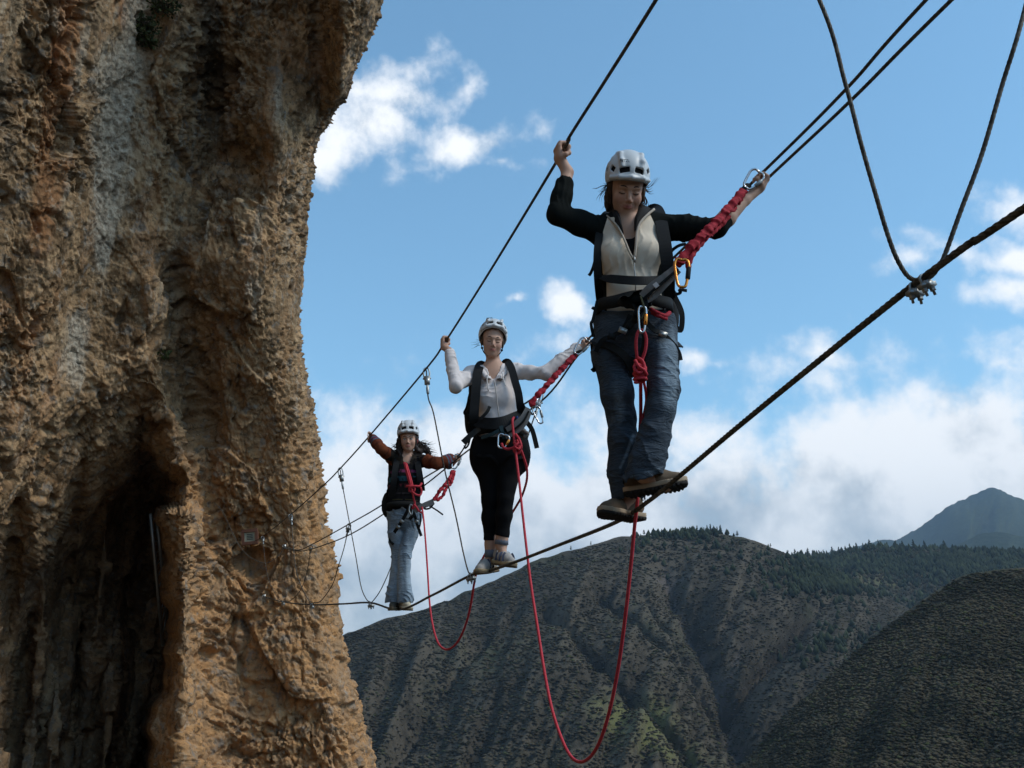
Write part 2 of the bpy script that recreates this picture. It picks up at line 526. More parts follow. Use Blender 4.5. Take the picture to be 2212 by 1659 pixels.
# the near side of the gap: the rock face and ledge the photographer stands on, where the cables are anchored
ru = np.linspace(-1, 1, 110)
rv = np.linspace(-1, 1, 110)
RU, RV = np.meshgrid(ru, rv)
xx = RU * 11 + 0
zz = RV * 15 - 8.5
yb = -3.6 + 1.2 * np.sin(xx * .35) - 0.05 * (zz - 4) * (zz > 4) + 2.8 * sst(-zz, 1.6, 2.0) - 0.7 * np.clip(-zz - 2, 0, 30)
yb = np.where(np.abs(xx - 1) > 8, yb - (np.abs(xx - 1) - 8) * 4, yb)
yb = np.where(zz > 3.8, yb - (zz - 3.8) * 10, yb)
pn = np.stack([xx, yb, zz], -1).reshape(-1, 3).astype(np.float32)
cn, en = chunks(pn * 1.2)
pn[:, 1] -= 0.0
pn[:, 1] += (cn * .18 + (fbm(pn * .5, 4) - .5) * 1.0) * np.where(np.abs(pn[:, 2] + 1.8) < .4, .2, 1)
near = mesh_np('rock_face', pn, grid_faces(110, 110)[:, ::-1], M_rock, attrs={'lime': pn[:, 0] * 0, 'rust': pn[:, 0] * 0, 'dark_tone': pn[:, 0] * 0, 'ochre': pn[:, 0] * 0 + .4})
tag(near, kind='structure')

# unseen occluder: cliff added out of frame to shade the cave and climbers, curving round on the left towards the photographer and leaning over the gap
ta = np.linspace(0, 1, 90)
za = np.linspace(-22, 30, 120)
TA_, ZA = np.meshgrid(ta, za)
lx = np.interp(TA_, [0, .3, .6, 1], [-13.5, -10.5, -8.2, -9.0])
ly = np.interp(TA_, [0, .3, .6, 1], [15.5, 9.0, 2.0, -5.0])
lean = .18 * np.clip(ZA, 0, 30)
pl = np.stack([lx + lean * .8, ly - lean * .1, ZA], -1).reshape(-1, 3).astype(np.float32)
cl_, el_ = chunks(pl * .9)
nl = (fbm(pl * .4, 4) - .5) * 1.6 + cl_ * .2
pl[:, 0] += nl
z0_ = np.zeros(len(pl))
lw = mesh_np('cliff_side_occluder', pl, grid_faces(120, 90), M_rock, attrs={'lime': z0_, 'rust': z0_, 'dark_tone': z0_, 'ochre': z0_ + .3})
tag(lw, kind='structure')

# ------------------------------------------------------------------ hills across the valley
def wood_nodes(base_a, base_b, green, warm):
    def fn(N, bs):
        pos = N.new('ShaderNodeNewGeometry').outputs['Position']
        at = N.new('ShaderNodeAttribute', attribute_name='meadow').outputs['Fac']  # sunlit patches, put into the slope colour
        sc = N.new('ShaderNodeAttribute', attribute_name='scree').outputs['Fac']
        n1 = N.noise(pos, 0.006, 5, 0.6)
        n2 = N.noise(pos, 0.06, 5, 0.65)
        col = N.mix(N.ss(n2, 0.35, 0.65), base_a, base_b)
        col = N.mix(N.ss(n1, 0.52, 0.68, 0, 0.6), col, green)
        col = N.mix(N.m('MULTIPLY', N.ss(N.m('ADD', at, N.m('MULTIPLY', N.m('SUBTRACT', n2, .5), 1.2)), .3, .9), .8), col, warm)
        cr = N.new('ShaderNodeAttribute', attribute_name='crest').outputs['Fac']  # ridge light put into the colour: crests paler, hollows darker
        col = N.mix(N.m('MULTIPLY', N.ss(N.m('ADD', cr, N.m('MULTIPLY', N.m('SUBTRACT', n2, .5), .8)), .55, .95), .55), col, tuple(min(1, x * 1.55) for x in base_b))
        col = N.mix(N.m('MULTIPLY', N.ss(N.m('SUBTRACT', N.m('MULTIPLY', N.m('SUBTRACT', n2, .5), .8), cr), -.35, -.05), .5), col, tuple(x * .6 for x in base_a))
        col = N.mix(N.m('MULTIPLY', N.ss(N.m('ADD', sc, N.m('MULTIPLY', N.m('SUBTRACT', n2, .5), 1.2)), .4, .9), .7), col, (0.13, 0.11, 0.10))
        N.l.new(col, bs.inputs['Base Color'])
        bump(N, bs, N.noise(pos, 0.30, 5, 0.75), 0.7, 2.5)
    return fn

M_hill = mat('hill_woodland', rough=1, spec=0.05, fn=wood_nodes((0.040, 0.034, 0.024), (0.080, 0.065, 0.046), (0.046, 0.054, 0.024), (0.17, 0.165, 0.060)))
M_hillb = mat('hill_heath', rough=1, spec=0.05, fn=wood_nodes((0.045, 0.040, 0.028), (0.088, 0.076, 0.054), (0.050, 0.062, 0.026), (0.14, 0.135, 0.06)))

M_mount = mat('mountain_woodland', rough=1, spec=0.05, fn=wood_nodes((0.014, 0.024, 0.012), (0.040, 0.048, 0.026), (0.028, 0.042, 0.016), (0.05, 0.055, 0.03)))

def segdist(U, V, pts):
    best = np.full(U.shape, 1e9)
    for (x0, y0), (x1, y1) in zip(pts[:-1], pts[1:]):
        dx, dy = x1 - x0, y1 - y0
        t = np.clip(((U - x0) * dx + (V - y0) * dy) / (dx * dx + dy * dy), 0, 1)
        best = np.minimum(best, np.hypot(U - x0 - t * dx, V - y0 - t * dy))
    return best

def hill(name, ridge, Dr, Db, vb, material, u0, u1, nc=420, nr=200, gully=1.0, ravines=(), seed=0, meadow=None, scree=None, power=1.0, rough=1.0, label=None):
    ridge = np.array(ridge, float)
    u = np.linspace(u0, u1, nc)
    vr = np.interp(u, ridge[:, 0], ridge[:, 1])
    ker = np.ones(5) / 5
    vr = np.convolve(np.pad(vr, 2, mode='edge'), ker, 'valid')
    tt = np.concatenate([-np.linspace(0.5, 0.02, 14) , np.linspace(0, 1, nr)])
    Ug = np.repeat(u[None, :], len(tt), 0)
    Tg = np.repeat(tt[:, None], nc, 1)
    Dr = np.interp(u, *Dr) if isinstance(Dr, tuple) else np.full(nc, float(Dr))
    def at(u, v, D):
        a = (u - CX) / FPX
        b = (CY - v) / FPX
        y = CP - b * SP
        return a / y * D, D, (b * CP + SP) / y * D
    xr, yr, zr = at(u, vr, Dr)
    xb, yb2, zb = at(u, vb + 0 * u, Db + 0 * u)
    tp = np.clip(Tg, 0, 1) ** power
    X = xr + (xb - xr) * tp
    Y = yr + (yb2 - yr) * tp
    Z = zr + (zb - zr) * tp
    back = np.clip(-Tg, 0, 1)
    Y = Y + back * Dr * 0.5
    Z = Z - back * Dr * 0.30
    X = X * (1 + back * .4)
    # measured position of each point, for the ravines
    dep = Y * CP + Z * SP
    Um = CX + FPX * X / dep
    Vm = CY - FPX * (Z * CP - Y * SP) / dep
    amp = (Dr.mean()) * 0.095 * gully
    w = sst(Tg, 0.0, 0.35)
    pp = np.stack([Um / 150 + (Vm / 420), Vm / 700.0, Um * 0 + seed], -1).reshape(-1, 3)
    g = fbm(pp, 4, .5, ridged=True).reshape(Um.shape)
    g2 = fbm(np.stack([Um / 46 + Vm / 140, Vm / 260.0, Um * 0 + seed + 9], -1).reshape(-1, 3), 3, .5, ridged=True).reshape(Um.shape)
    d = (g - .6) * amp * 1.6 + (g2 - .6) * amp * .28
    for pts, wd, deep in ravines:
        r = segdist(Um, Vm, pts)
        d -= deep * amp * np.exp(-np.abs(r) / wd)
    Y = Y - d * w
    Z = Z + d * w * 0.35
    fr = fbm(np.stack([X, Y, Z], -1).reshape(-1, 3) * 0.045, 3).reshape(X.shape) - .5
    Z = Z + fr * Dr.mean() * 0.005 * rough * np.where(Tg >= 0, 1, .3)
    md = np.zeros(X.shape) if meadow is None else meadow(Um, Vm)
    sc = np.zeros(X.shape) if scree is None else scree(Um, Vm)
    pts = np.stack([X, Y, Z], -1)
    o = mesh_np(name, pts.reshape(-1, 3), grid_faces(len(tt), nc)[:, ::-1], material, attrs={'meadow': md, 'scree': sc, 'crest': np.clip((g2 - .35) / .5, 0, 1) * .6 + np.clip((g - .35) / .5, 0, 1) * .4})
    tag(o, kind='structure')
    return pts, Um, Vm, Tg

rav_main = [(1440, 1215), (1500, 1300), (1565, 1390), (1612, 1460), (1618, 1540), (1660, 1640)]
def sunlit_patchA(U, V):  # sunlit parts of the slope painted in as yellow-green
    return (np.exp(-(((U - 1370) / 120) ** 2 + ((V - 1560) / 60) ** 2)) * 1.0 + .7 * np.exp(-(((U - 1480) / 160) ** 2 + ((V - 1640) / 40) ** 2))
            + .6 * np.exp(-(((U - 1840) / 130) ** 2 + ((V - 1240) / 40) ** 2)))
def screeA(U, V):
    return .9 * np.exp(-segdist(U, V, rav_main) / 22) + .6 * np.exp(-segdist(U, V, [(1640, 1300), (1600, 1420)]) / 14) + .5 * np.exp(-segdist(U, V, [(1270, 1430), (1420, 1540)]) / 8) + .55 * np.exp(-segdist(U, V, [(1400, 1236), (1470, 1228), (1560, 1230), (1640, 1244)]) / 3.5) + .6 * np.exp(-segdist(U, V, [(1760, 1350), (1830, 1322), (1900, 1310), (1960, 1290)]) / 4)
# far blue mountain
hill('mountain', [(1700, 1215), (1885, 1172), (1910, 1164), (1935, 1168), (1985, 1140), (2050, 1092), (2095, 1073), (2125, 1058), (2142, 1050), (2160, 1058), (2190, 1072), (2212, 1078), (2330, 1150), (2500, 1190), (2900, 1200)],
     6800, 4300, 1330, M_mount, 1650, 2900, nc=260, nr=90, gully=.55, seed=4, rough=.7)
hill('far_hill', [(1800, 1260), (1960, 1215), (2050, 1185), (2120, 1152), (2160, 1147), (2212, 1160), (2400, 1180), (2900, 1150)],
     4200, 2900, 1330, M_mount, 1800, 2900, nc=200, nr=80, gully=.35, seed=14, rough=.4)
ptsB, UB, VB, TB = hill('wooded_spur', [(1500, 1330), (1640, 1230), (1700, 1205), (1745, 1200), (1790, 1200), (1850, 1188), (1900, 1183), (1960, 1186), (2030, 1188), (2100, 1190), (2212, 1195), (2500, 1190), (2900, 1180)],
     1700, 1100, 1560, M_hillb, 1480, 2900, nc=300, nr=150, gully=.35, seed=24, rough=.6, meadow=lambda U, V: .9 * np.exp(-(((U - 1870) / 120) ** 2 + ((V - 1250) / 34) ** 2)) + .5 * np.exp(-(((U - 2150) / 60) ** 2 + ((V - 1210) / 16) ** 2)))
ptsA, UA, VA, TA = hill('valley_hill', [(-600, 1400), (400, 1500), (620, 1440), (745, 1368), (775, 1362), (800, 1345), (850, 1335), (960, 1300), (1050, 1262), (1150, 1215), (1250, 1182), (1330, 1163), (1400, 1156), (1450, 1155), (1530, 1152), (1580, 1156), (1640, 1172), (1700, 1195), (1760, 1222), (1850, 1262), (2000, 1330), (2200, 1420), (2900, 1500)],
     ([-600, 700, 1500, 2900], [900, 950, 1150, 1500]), 520, 1980, M_hill, -600, 2700, nc=460, nr=220, gully=.45, seed=34, meadow=sunlit_patchA, scree=screeA,
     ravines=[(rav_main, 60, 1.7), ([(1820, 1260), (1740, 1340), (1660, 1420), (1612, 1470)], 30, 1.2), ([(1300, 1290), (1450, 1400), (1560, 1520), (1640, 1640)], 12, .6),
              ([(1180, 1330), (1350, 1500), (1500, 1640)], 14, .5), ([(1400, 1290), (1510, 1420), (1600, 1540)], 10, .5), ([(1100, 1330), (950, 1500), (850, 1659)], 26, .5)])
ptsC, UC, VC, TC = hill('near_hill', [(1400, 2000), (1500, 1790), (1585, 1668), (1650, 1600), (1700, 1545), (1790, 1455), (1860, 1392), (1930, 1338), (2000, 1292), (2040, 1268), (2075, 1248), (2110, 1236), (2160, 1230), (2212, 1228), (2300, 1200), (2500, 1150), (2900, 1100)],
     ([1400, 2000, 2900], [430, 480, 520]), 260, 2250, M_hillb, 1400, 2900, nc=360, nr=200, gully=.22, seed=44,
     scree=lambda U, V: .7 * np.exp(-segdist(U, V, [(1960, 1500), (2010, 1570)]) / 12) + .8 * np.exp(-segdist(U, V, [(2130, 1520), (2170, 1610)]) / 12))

# valley floor and country to the horizon
M_ground = mat('valley_ground', (0.05, 0.048, 0.03), 1, fn=wood_nodes((0.03, 0.03, 0.02), (0.07, 0.062, 0.045), (0.04, 0.055, 0.022), (0.12, 0.11, 0.04)))
n = 120
gx = np.linspace(-9100, 9100, n)
GX, GY = np.meshgrid(gx, gx)
GZ = -215 + 14 * fbm(np.stack([GX / 600, GY / 600, GX * 0], -1).reshape(-1, 3), 3).reshape(GX.shape)
g = mesh_np('ground', np.stack([GX, GY, GZ], -1).reshape(-1, 3), grid_faces(n, n)[:, ::-1], M_ground, attrs={'meadow': GX * 0, 'scree': GX * 0})
tag(g, kind='structure')

# woodland: leafless and budding crowns spread over the slopes
def crown_template(k):
    r2 = np.random.default_rng(k)
    v = np.array([[1, 0, 0], [-1, 0, 0], [0, 1, 0], [0, -1, 0], [0, 0, 1.15], [0, 0, -.6]], float)
    v += (r2.random(v.shape) - .5) * .5
    f = np.array([[0, 2, 4], [2, 1, 4], [1, 3, 4], [3, 0, 4], [2, 0, 5], [1, 2, 5], [3, 1, 5], [0, 3, 5]])
    return v, f
def leaf_nodes(ca, cb, cc):
    def fn(N, bs):
        at = N.new('ShaderNodeAttribute', attribute_name='tint').outputs['Fac']
        col = N.mix(N.ss(at, 0.0, 0.6), ca, cb)
        col = N.mix(N.ss(at, 0.82, 1.0), col, cc)
        pos = N.new('ShaderNodeNewGeometry').outputs['Position']
        col = N.mix(N.ss(N.noise(pos, .035, 5, .65), .40, .60), N.mix(1.0, col, (.62, .64, .60), 'MULTIPLY'), N.mix(1.0, col, (1.35, 1.30, 1.2), 'MULTIPLY'))
        N.l.new(col, bs.inputs['Base Color'])
    return fn
M_wood = mat('bare_wood_crowns', rough=1, spec=0.02, fn=leaf_nodes((0.052, 0.044, 0.030), (0.068, 0.056, 0.038), (0.060, 0.064, 0.028)))
M_pine = mat('pine_needles', rough=.9, spec=0.1, fn=leaf_nodes((0.014, 0.021, 0.011), (0.028, 0.036, 0.018), (0.038, 0.048, 0.022)))
M_bark = mat('bark', (0.06, 0.045, 0.035), .9)

def scatter(name, pts, T, n, size, material, sel=None, aspect=1.0, green=None, Um=None, Vm=None):
    flat = pts.reshape(-1, 3)
    wgt = np.ones(len(flat)) if sel is None else sel.ravel().astype(float)
    wgt = wgt * (T.ravel() >= 0) * (T.ravel() < 0.8)
    dep = flat[:, 1]
    wgt = wgt / wgt.sum()
    idx = rng.choice(len(flat), n, p=wgt)
    nc = pts.shape[1]
    cc = np.clip(idx % nc + 1, 0, nc - 1); rr = np.clip(idx // nc + 1, 0, pts.shape[0] - 1)
    r0, c0 = idx // nc, idx % nc
    fa, fb = rng.random((n, 1)), rng.random((n, 1))
    base = (pts[r0, c0] * (1 - fa) + pts[r0, cc] * fa) * (1 - fb) + (pts[rr, c0] * (1 - fa) + pts[rr, cc] * fa) * fb
    base[:, 0] += (rng.random(n) - .5) * size * 1.5
    base[:, 1] += (rng.random(n) - .5) * size * 1.5
    s = size * (0.5 + 1.0 * rng.random((n, 1)))
    V_, F_, A_ = [], [], []
    off = 0
    grp = rng.integers(0, 6, n)
    for k in range(6):
        v, fc = crown_template(k)
        m = grp == k
        b = base[m]; sc = s[m]
        ang = rng.random(len(b)) * 6.28
        ca, sa = np.cos(ang)[:, None], np.sin(ang)[:, None]
        vx = v[None, :, 0] * ca - v[None, :, 1] * sa
        vy = v[None, :, 0] * sa + v[None, :, 1] * ca
        vv = np.stack([vx * sc, vy * sc, v[None, :, 2] * sc * aspect + sc * .35 * aspect], -1) + b[:, None, :]
        V_.append(vv.reshape(-1, 3))
        F_.append((fc[None] + (np.arange(len(b)) * 6)[:, None, None] + off).reshape(-1, 3))
        A_.append(np.repeat(rng.random(len(b)), 6))
        off += len(b) * 6
    o = mesh_np(name, np.concatenate(V_), np.concatenate(F_), material, attrs={'tint': np.concatenate(A_)}, smooth=True)
    tag(o, kind='stuff')
    return o
inA = (UA > 700) & (UA < 2230) & (VA < 1700)
inB = (UB > 1500) & (UB < 2240)
inC = (UC > 1500) & (UC < 2260) & (VC < 1700)
scatter('woodland', ptsA, TA, 26000, 1.8, M_wood, inA * (TA > .012), aspect=.35)
scatter('woodland', ptsC, TC, 18000, 1.1, M_wood, inC * (TC > .008), aspect=.38)
scatter('woodland', ptsB, TB, 8000, 2.4, M_wood, inB)
pin = inB * (0.15 + 1.0 * np.exp(-((VB - 1225) / 20.0) ** 2) * sst(UB, 1640, 1760) + 1.2 * sst(UB, 1980, 2080) * np.exp(-((VB - 1235) / 26.0) ** 2) + .8 * np.exp(-((TB) / .03) ** 2))
scatter('pine_wood', ptsB, TB, 4600, 3.3, M_pine, pin, aspect=1.5)
pinA = inA * (1.2 * np.exp(-(((UA - 1800) / 90) ** 2 + ((VA - 1245) / 30) ** 2)) + .25 * np.exp(-(((UA - 1840) / 90) ** 2 + ((VA - 1400) / 40) ** 2)) + 1.8 * np.exp(-(TA / .022) ** 2) * np.exp(-((UA - 1475) / 62) ** 2) + .10 * np.exp(-segdist(UA, VA, [(1380, 1180), (1540, 1180), (1720, 1230)]) / 18))
scatter('pine_wood', ptsA, TA, 1100, 2.6, M_pine, pinA, aspect=1.5)

def pine(base, hgt, kind, label):
    """trunk and a crown of ragged whorls"""
    e = empty('pine_tree', base, label, 'tree', 'pines along the ridge line')
    r2 = np.random.default_rng(kind)
    n = 6
    a = np.arange(n) * 2 * math.pi / n
    r0 = hgt * .022
    v = [(r0 * math.cos(t), r0 * math.sin(t), -hgt * .12) for t in a] + [(r0 * .4 * math.cos(t), r0 * .4 * math.sin(t), hgt * .9) for t in a]
    f = [(i, (i + 1) % n, n + (i + 1) % n, n + i) for i in range(n)]
    o = mesh_np('trunk', v, f, M_bark)
    o.parent = e
    V_, F_, A_ = [], [], []
    off = 0
    for k in range(34):
        t = 0.28 + 0.72 * (k / 34.0)
        rad = hgt * (.24 if kind % 2 else .30) * (1.05 - t) ** .7 * (.5 + .7 * r2.random())
        an = r2.random() * 6.28
        vv, ff = crown_template(k + kind)
        c = np.array([math.cos(an) * rad * .6, math.sin(an) * rad * .6, hgt * t])
        V_.append(vv * np.array([rad * .62, rad * .62, hgt * .055]) + c)
        F_.append(ff + off)
        A_.append(np.full(6, r2.random()))
        off += 6
    o = mesh_np('crown', np.concatenate(V_), np.concatenate(F_), M_pine, attrs={'tint': np.concatenate(A_)}, smooth=False)
    o.parent = e
    return e
ORD = 'first second third fourth fifth sixth seventh eighth ninth tenth eleventh twelfth thirteenth fourteenth fifteenth sixteenth seventeenth eighteenth nineteenth twentieth twenty-first twenty-second twenty-third twenty-fourth twenty-fifth twenty-sixth'.split()
def ridge_at(pts, Um, T, u):
    row = np.argmax(T[:, 0] >= 0)
    j = np.argmin(np.abs(Um[row] - u))
    return Vector(pts[row, j])
protos = []
ridge_u = [1392, 1401, 1412, 1419, 1431, 1442, 1451, 1466, 1478, 1486, 1497, 1504, 1513, 1521, 1526, 1533, 1540, 1549, 1558, 1571, 1592, 1276, 1236, 1668, 1700, 1722]
for i, u in enumerate(sorted(ridge_u)):
    b = ridge_at(ptsA, UA, TA, u)
    big = 1480 < u < 1560
    e = pine(b - Vector((0, 0, .6)), (8.5 if big else 6.2) * (.75 + .5 * random.random()), i, ('taller' if big else 'small') + ' dark pine, ' + ORD[i] + ' from the left on the crest of the valley hill')
    e['group'] = 'pines on the crest of the valley hill'
for i, u in enumerate([1652, 1668, 1690, 1704, 1716, 1733, 1748, 1757, 1768, 1779, 1796, 1812, 1826, 1838, 1851, 1866, 1880, 1897, 1915, 1934, 1952, 1973, 1996, 2020, 2041]):
    b = ridge_at(ptsB, UB, TB, u)
    e = pine(b - Vector((0, 0, .8)), 13 * (.7 + .6 * random.random()), i + 50, 'dark pine, ' + ORD[i] + ' from the left on the far spur below the blue mountain')
    e['group'] = 'pines on the skyline of the far spur'

# the air
def haze():
    m = bpy.data.materials.new('air')
    m.use_nodes = True
    N = NT(m.node_tree)
    v = N.new('ShaderNodeVolumePrincipled')
    v.inputs['Color'].default_value = (0.54, 0.74, 0.95, 1)
    v.inputs['Density'].default_value = 0.65e-4
    v.inputs['Anisotropy'].default_value = 0.0
    out = N.new('ShaderNodeOutputMaterial')
    N.l.new(v.outputs[0], out.inputs['Volume'])
    x, y0, y1, z0, z1 = 9200, -9200, 9200, -240, 1700
    vs = [(sx * x, y, z) for z in (z0, z1) for y in (y0, y1) for sx in (-1, 1)]
    f = [(0, 2, 3, 1), (4, 5, 7, 6), (0, 1, 5, 4), (2, 6, 7, 3), (0, 4, 6, 2), (1, 3, 7, 5)]
    o = mesh_np('haze', vs, f, m, smooth=False)
    tag(o, kind='stuff')
haze()

# ------------------------------------------------------------------ modelling tools
def smin(a, b, k):
    if k <= 0:
        return np.minimum(a, b)
    h = np.maximum(k - np.abs(a - b), 0) / k
    return np.minimum(a, b) - h * h * k * 0.25

def V3(p):
    return np.array(p, np.float32)

def px(n, pt):
    """n measured pixels as metres at the point pt"""
    return n * (pt[1] * CP + pt[2] * SP) / FPX

def uv(p):
    dep = p[..., 1] * CP + p[..., 2] * SP
    return CX + FPX * p[..., 0] / dep, CY - FPX * (p[..., 2] * CP - p[..., 1] * SP) / dep

class Vox:
    """solid modelling on a grid: smooth unions and cuts of simple solids, then one continuous surface"""
    def __init__(self, lo, hi, h):
        self.h = h
        self.lo = V3(lo)
        self.n = np.ceil((V3(hi) - self.lo) / h).astype(int) + 1
        self.f = np.full(self.n, 0.3, np.float32)
    def box(self, lo, hi):
        i0 = np.clip(np.floor((lo - self.lo) / self.h).astype(int), 0, self.n)
        i1 = np.clip(np.ceil((hi - self.lo) / self.h).astype(int) + 1, 0, self.n)
        if (i1 <= i0).any():
            return None, None
        sl = tuple(slice(a, b) for a, b in zip(i0, i1))
        ax = [self.lo[k] + self.h * np.arange(i0[k], i1[k], dtype=np.float32) for k in range(3)]
        g = np.stack(np.meshgrid(*ax, indexing='ij'), -1)
        return sl, g
    def put(self, lo, hi, fn, k=0.0, cut=False):
        m = max(k, 0) + 3 * self.h
        sl, g = self.box(V3(lo) - m, V3(hi) + m)
        if sl is None:
            return self
        d = fn(g).astype(np.float32)
        if cut:
            self.f[sl] = -smin(-self.f[sl], d, k)
        else:
            self.f[sl] = smin(self.f[sl], d, k)
        return self
    def cone(self, a, b, ra, rb, k=0.02, cut=False, sy=1.0):
        a, b = V3(a), V3(b)
        s = V3((1, sy, 1))
        r = max(ra, rb)
        def fn(g):
            A, B = a * s, b * s
            q = g * s - A
            ab = B - A
            t = np.clip((q @ ab) / max(float(ab @ ab), 1e-9), 0, 1)
            return np.linalg.norm(q - t[..., None] * ab, axis=-1) - (ra + (rb - ra) * t)
        return self.put(np.minimum(a, b) - r, np.maximum(a, b) + r, fn, k, cut)
    def chain(self, pts, rs, k=0.02, sy=1.0, cut=False):
        for i in range(len(pts) - 1):
            self.cone(pts[i], pts[i + 1], rs[i], rs[i + 1], k, cut, sy)
        return self
    def ell(self, c, r, M=None, k=0.01, cut=False):
        c, r = V3(c), V3(r)
        M = np.eye(3, dtype=np.float32) if M is None else np.asarray(M, np.float32)
        R_ = float(r.max())
        def fn(g):
            q = (g - c) @ M            # to local axes (columns of M)
            l = np.linalg.norm(q / r, axis=-1)
            l2 = np.linalg.norm(q / (r * r), axis=-1)
            return l * (l - 1) / np.maximum(l2, 1e-6)
        return self.put(c - R_, c + R_, fn, k, cut)
    def rbox(self, c, hs, M=None, r=0.01, k=0.005, cut=False):
        c, hs = V3(c), V3(hs)
        M = np.eye(3, dtype=np.float32) if M is None else np.asarray(M, np.float32)
        R_ = float(np.linalg.norm(hs)) + r
        def fn(g):
            q = np.abs((g - c) @ M) - (hs - r)
            return np.linalg.norm(np.maximum(q, 0), axis=-1) + np.minimum(q.max(-1), 0) - r
        return self.put(c - R_, c + R_, fn, k, cut)
    def plane(self, p, nrm, k=0.004):
        """cut away the side that nrm points to"""
        p, nrm = V3(p), V3(nrm)
        nrm = nrm / np.linalg.norm(nrm)
        return self.all(lambda g, f: -smin(-f, -((g - p) @ nrm), k))
    def all(self, fn):
        ax = [self.lo[k] + self.h * np.arange(self.n[k], dtype=np.float32) for k in range(3)]
        g = np.stack(np.meshgrid(*ax, indexing='ij'), -1)
        self.f = fn(g, self.f).astype(np.float32)
        return self
    def wrinkle(self, fn, band=0.03):
        """push the surface by fn(points) where it is near"""
        m = np.abs(self.f) < band
        i = np.argwhere(m)
        p = self.lo + i * self.h
        self.f[m] += fn(p.astype(np.float32)).astype(np.float32)
        return self
    def surface(self):
        f = self.f
        s = f < 0
        nx, ny, nz = f.shape
        c = [(i, j, k) for i in (0, 1) for j in (0, 1) for k in (0, 1)]
        cnt = np.zeros((nx - 1, ny - 1, nz - 1), np.int8)
        for i, j, k in c:
            cnt += s[i:nx - 1 + i, j:ny - 1 + j, k:nz - 1 + k]
        act = (cnt > 0) & (cnt < 8)
        idx = np.argwhere(act)
        vid = np.full(act.shape, -1, np.int32)
        vid[act] = np.arange(len(idx))
        val = np.stack([f[idx[:, 0] + i, idx[:, 1] + j, idx[:, 2] + k] for i, j, k in c], 1)
        acc = np.zeros((len(idx), 3))
        num = np.zeros(len(idx))
        for a in range(8):
            for b in range(a + 1, 8):
                da = np.array(c[b]) - np.array(c[a])
                if np.abs(da).sum() != 1:
                    continue
                va, vb = val[:, a], val[:, b]
                cr = (va < 0) != (vb < 0)
                t = va / np.where(va == vb, 1, va - vb)
                p = np.array(c[a])[None] + t[:, None] * da[None]
                acc[cr] += p[cr]
                num += cr
        v = self.lo + self.h * (idx + acc / num[:, None])
        faces = []
        for ax in range(3):
            o1, o2 = [(1, 2), (2, 0), (0, 1)][ax]
            sl0 = [slice(None)] * 3; sl1 = [slice(None)] * 3
            sl0[ax] = slice(0, -1); sl1[ax] = slice(1, None)
            cr = s[tuple(sl0)] != s[tuple(sl1)]
            e = np.argwhere(cr)
            lim = np.array([nx - 1, ny - 1, nz - 1])
            ok = (e[:, o1] > 0) & (e[:, o2] > 0) & (e[:, o1] < lim[o1]) & (e[:, o2] < lim[o2])
            e = e[ok]
            if not len(e):
                continue
            d1 = np.zeros(3, int); d1[o1] = 1
            d2 = np.zeros(3, int); d2[o2] = 1
            q = np.stack([vid[tuple((e - d1 - d2).T)], vid[tuple((e - d2).T)], vid[tuple(e.T)], vid[tuple((e - d1).T)]], 1)
            inside_first = s[tuple(e.T)]
            q[~inside_first] = q[~inside_first][:, ::-1]
            faces.append(q)
        return v, np.concatenate(faces)
    def mesh(self, name, material, parent=None, attrs=None, smooth=2):
        v, f = self.surface()
        if smooth:
            # light Taubin smoothing takes the grid out of the surface
            n = len(v)
            e = np.concatenate([f[:, [0, 1]], f[:, [1, 2]], f[:, [2, 3]], f[:, [3, 0]]])
            deg = np.bincount(e.ravel(), minlength=n)[:, None]
            for it in range(smooth * 2):
                lam = 0.5 if it % 2 == 0 else -0.52
                s = np.zeros_like(v)
                for k in range(3):
                    s[:, k] = np.bincount(e[:, 0], v[e[:, 1], k], n) + np.bincount(e[:, 1], v[e[:, 0], k], n)
                v = v + lam * (s / deg - v)
        at = {k: fn(v.astype(np.float32)) for k, fn in (attrs or {}).items()}
        return mesh_np(name, v, f, material, parent, attrs=at)

def frames(pts):
    p = np.asarray(pts, float)
    t = np.gradient(p, axis=0)
    t /= np.linalg.norm(t, axis=1, keepdims=True) + 1e-12
    n0 = np.cross(t[0], [0.1, 0.2, 1])
    if np.linalg.norm(n0) < 1e-3:
        n0 = np.cross(t[0], [1, 0, 0])
    n0 /= np.linalg.norm(n0)
    ns = [n0]
    for i in range(1, len(p)):
        n = ns[-1] - t[i] * np.dot(ns[-1], t[i])
        ns.append(n / (np.linalg.norm(n) + 1e-12))
    ns = np.array(ns)
    return p, t, ns, np.cross(t, ns)

def catmull(pts, n=8):
    p = [np.asarray(q, float) for q in pts]
    p = [2 * p[0] - p[1]] + p + [2 * p[-1] - p[-2]]
    out = []
    for i in range(1, len(p) - 2):
        for k in range(n):
            t = k / n
            out.append(.5 * ((2 * p[i]) + (-p[i - 1] + p[i + 1]) * t + (2 * p[i - 1] - 5 * p[i] + 4 * p[i + 1] - p[i + 2]) * t * t
                             + (-p[i - 1] + 3 * p[i] - 3 * p[i + 1] + p[i + 2]) * t ** 3))
    out.append(p[-2])
    return np.array(out)

def resample(pts, step):
    p = np.asarray(pts, float)
    d = np.r_[0, np.cumsum(np.linalg.norm(np.diff(p, axis=0), axis=1))]
    n = max(2, int(d[-1] / step) + 1)
    s = np.linspace(0, d[-1], n)
    return np.stack([np.interp(s, d, p[:, k]) for k in range(3)], 1)

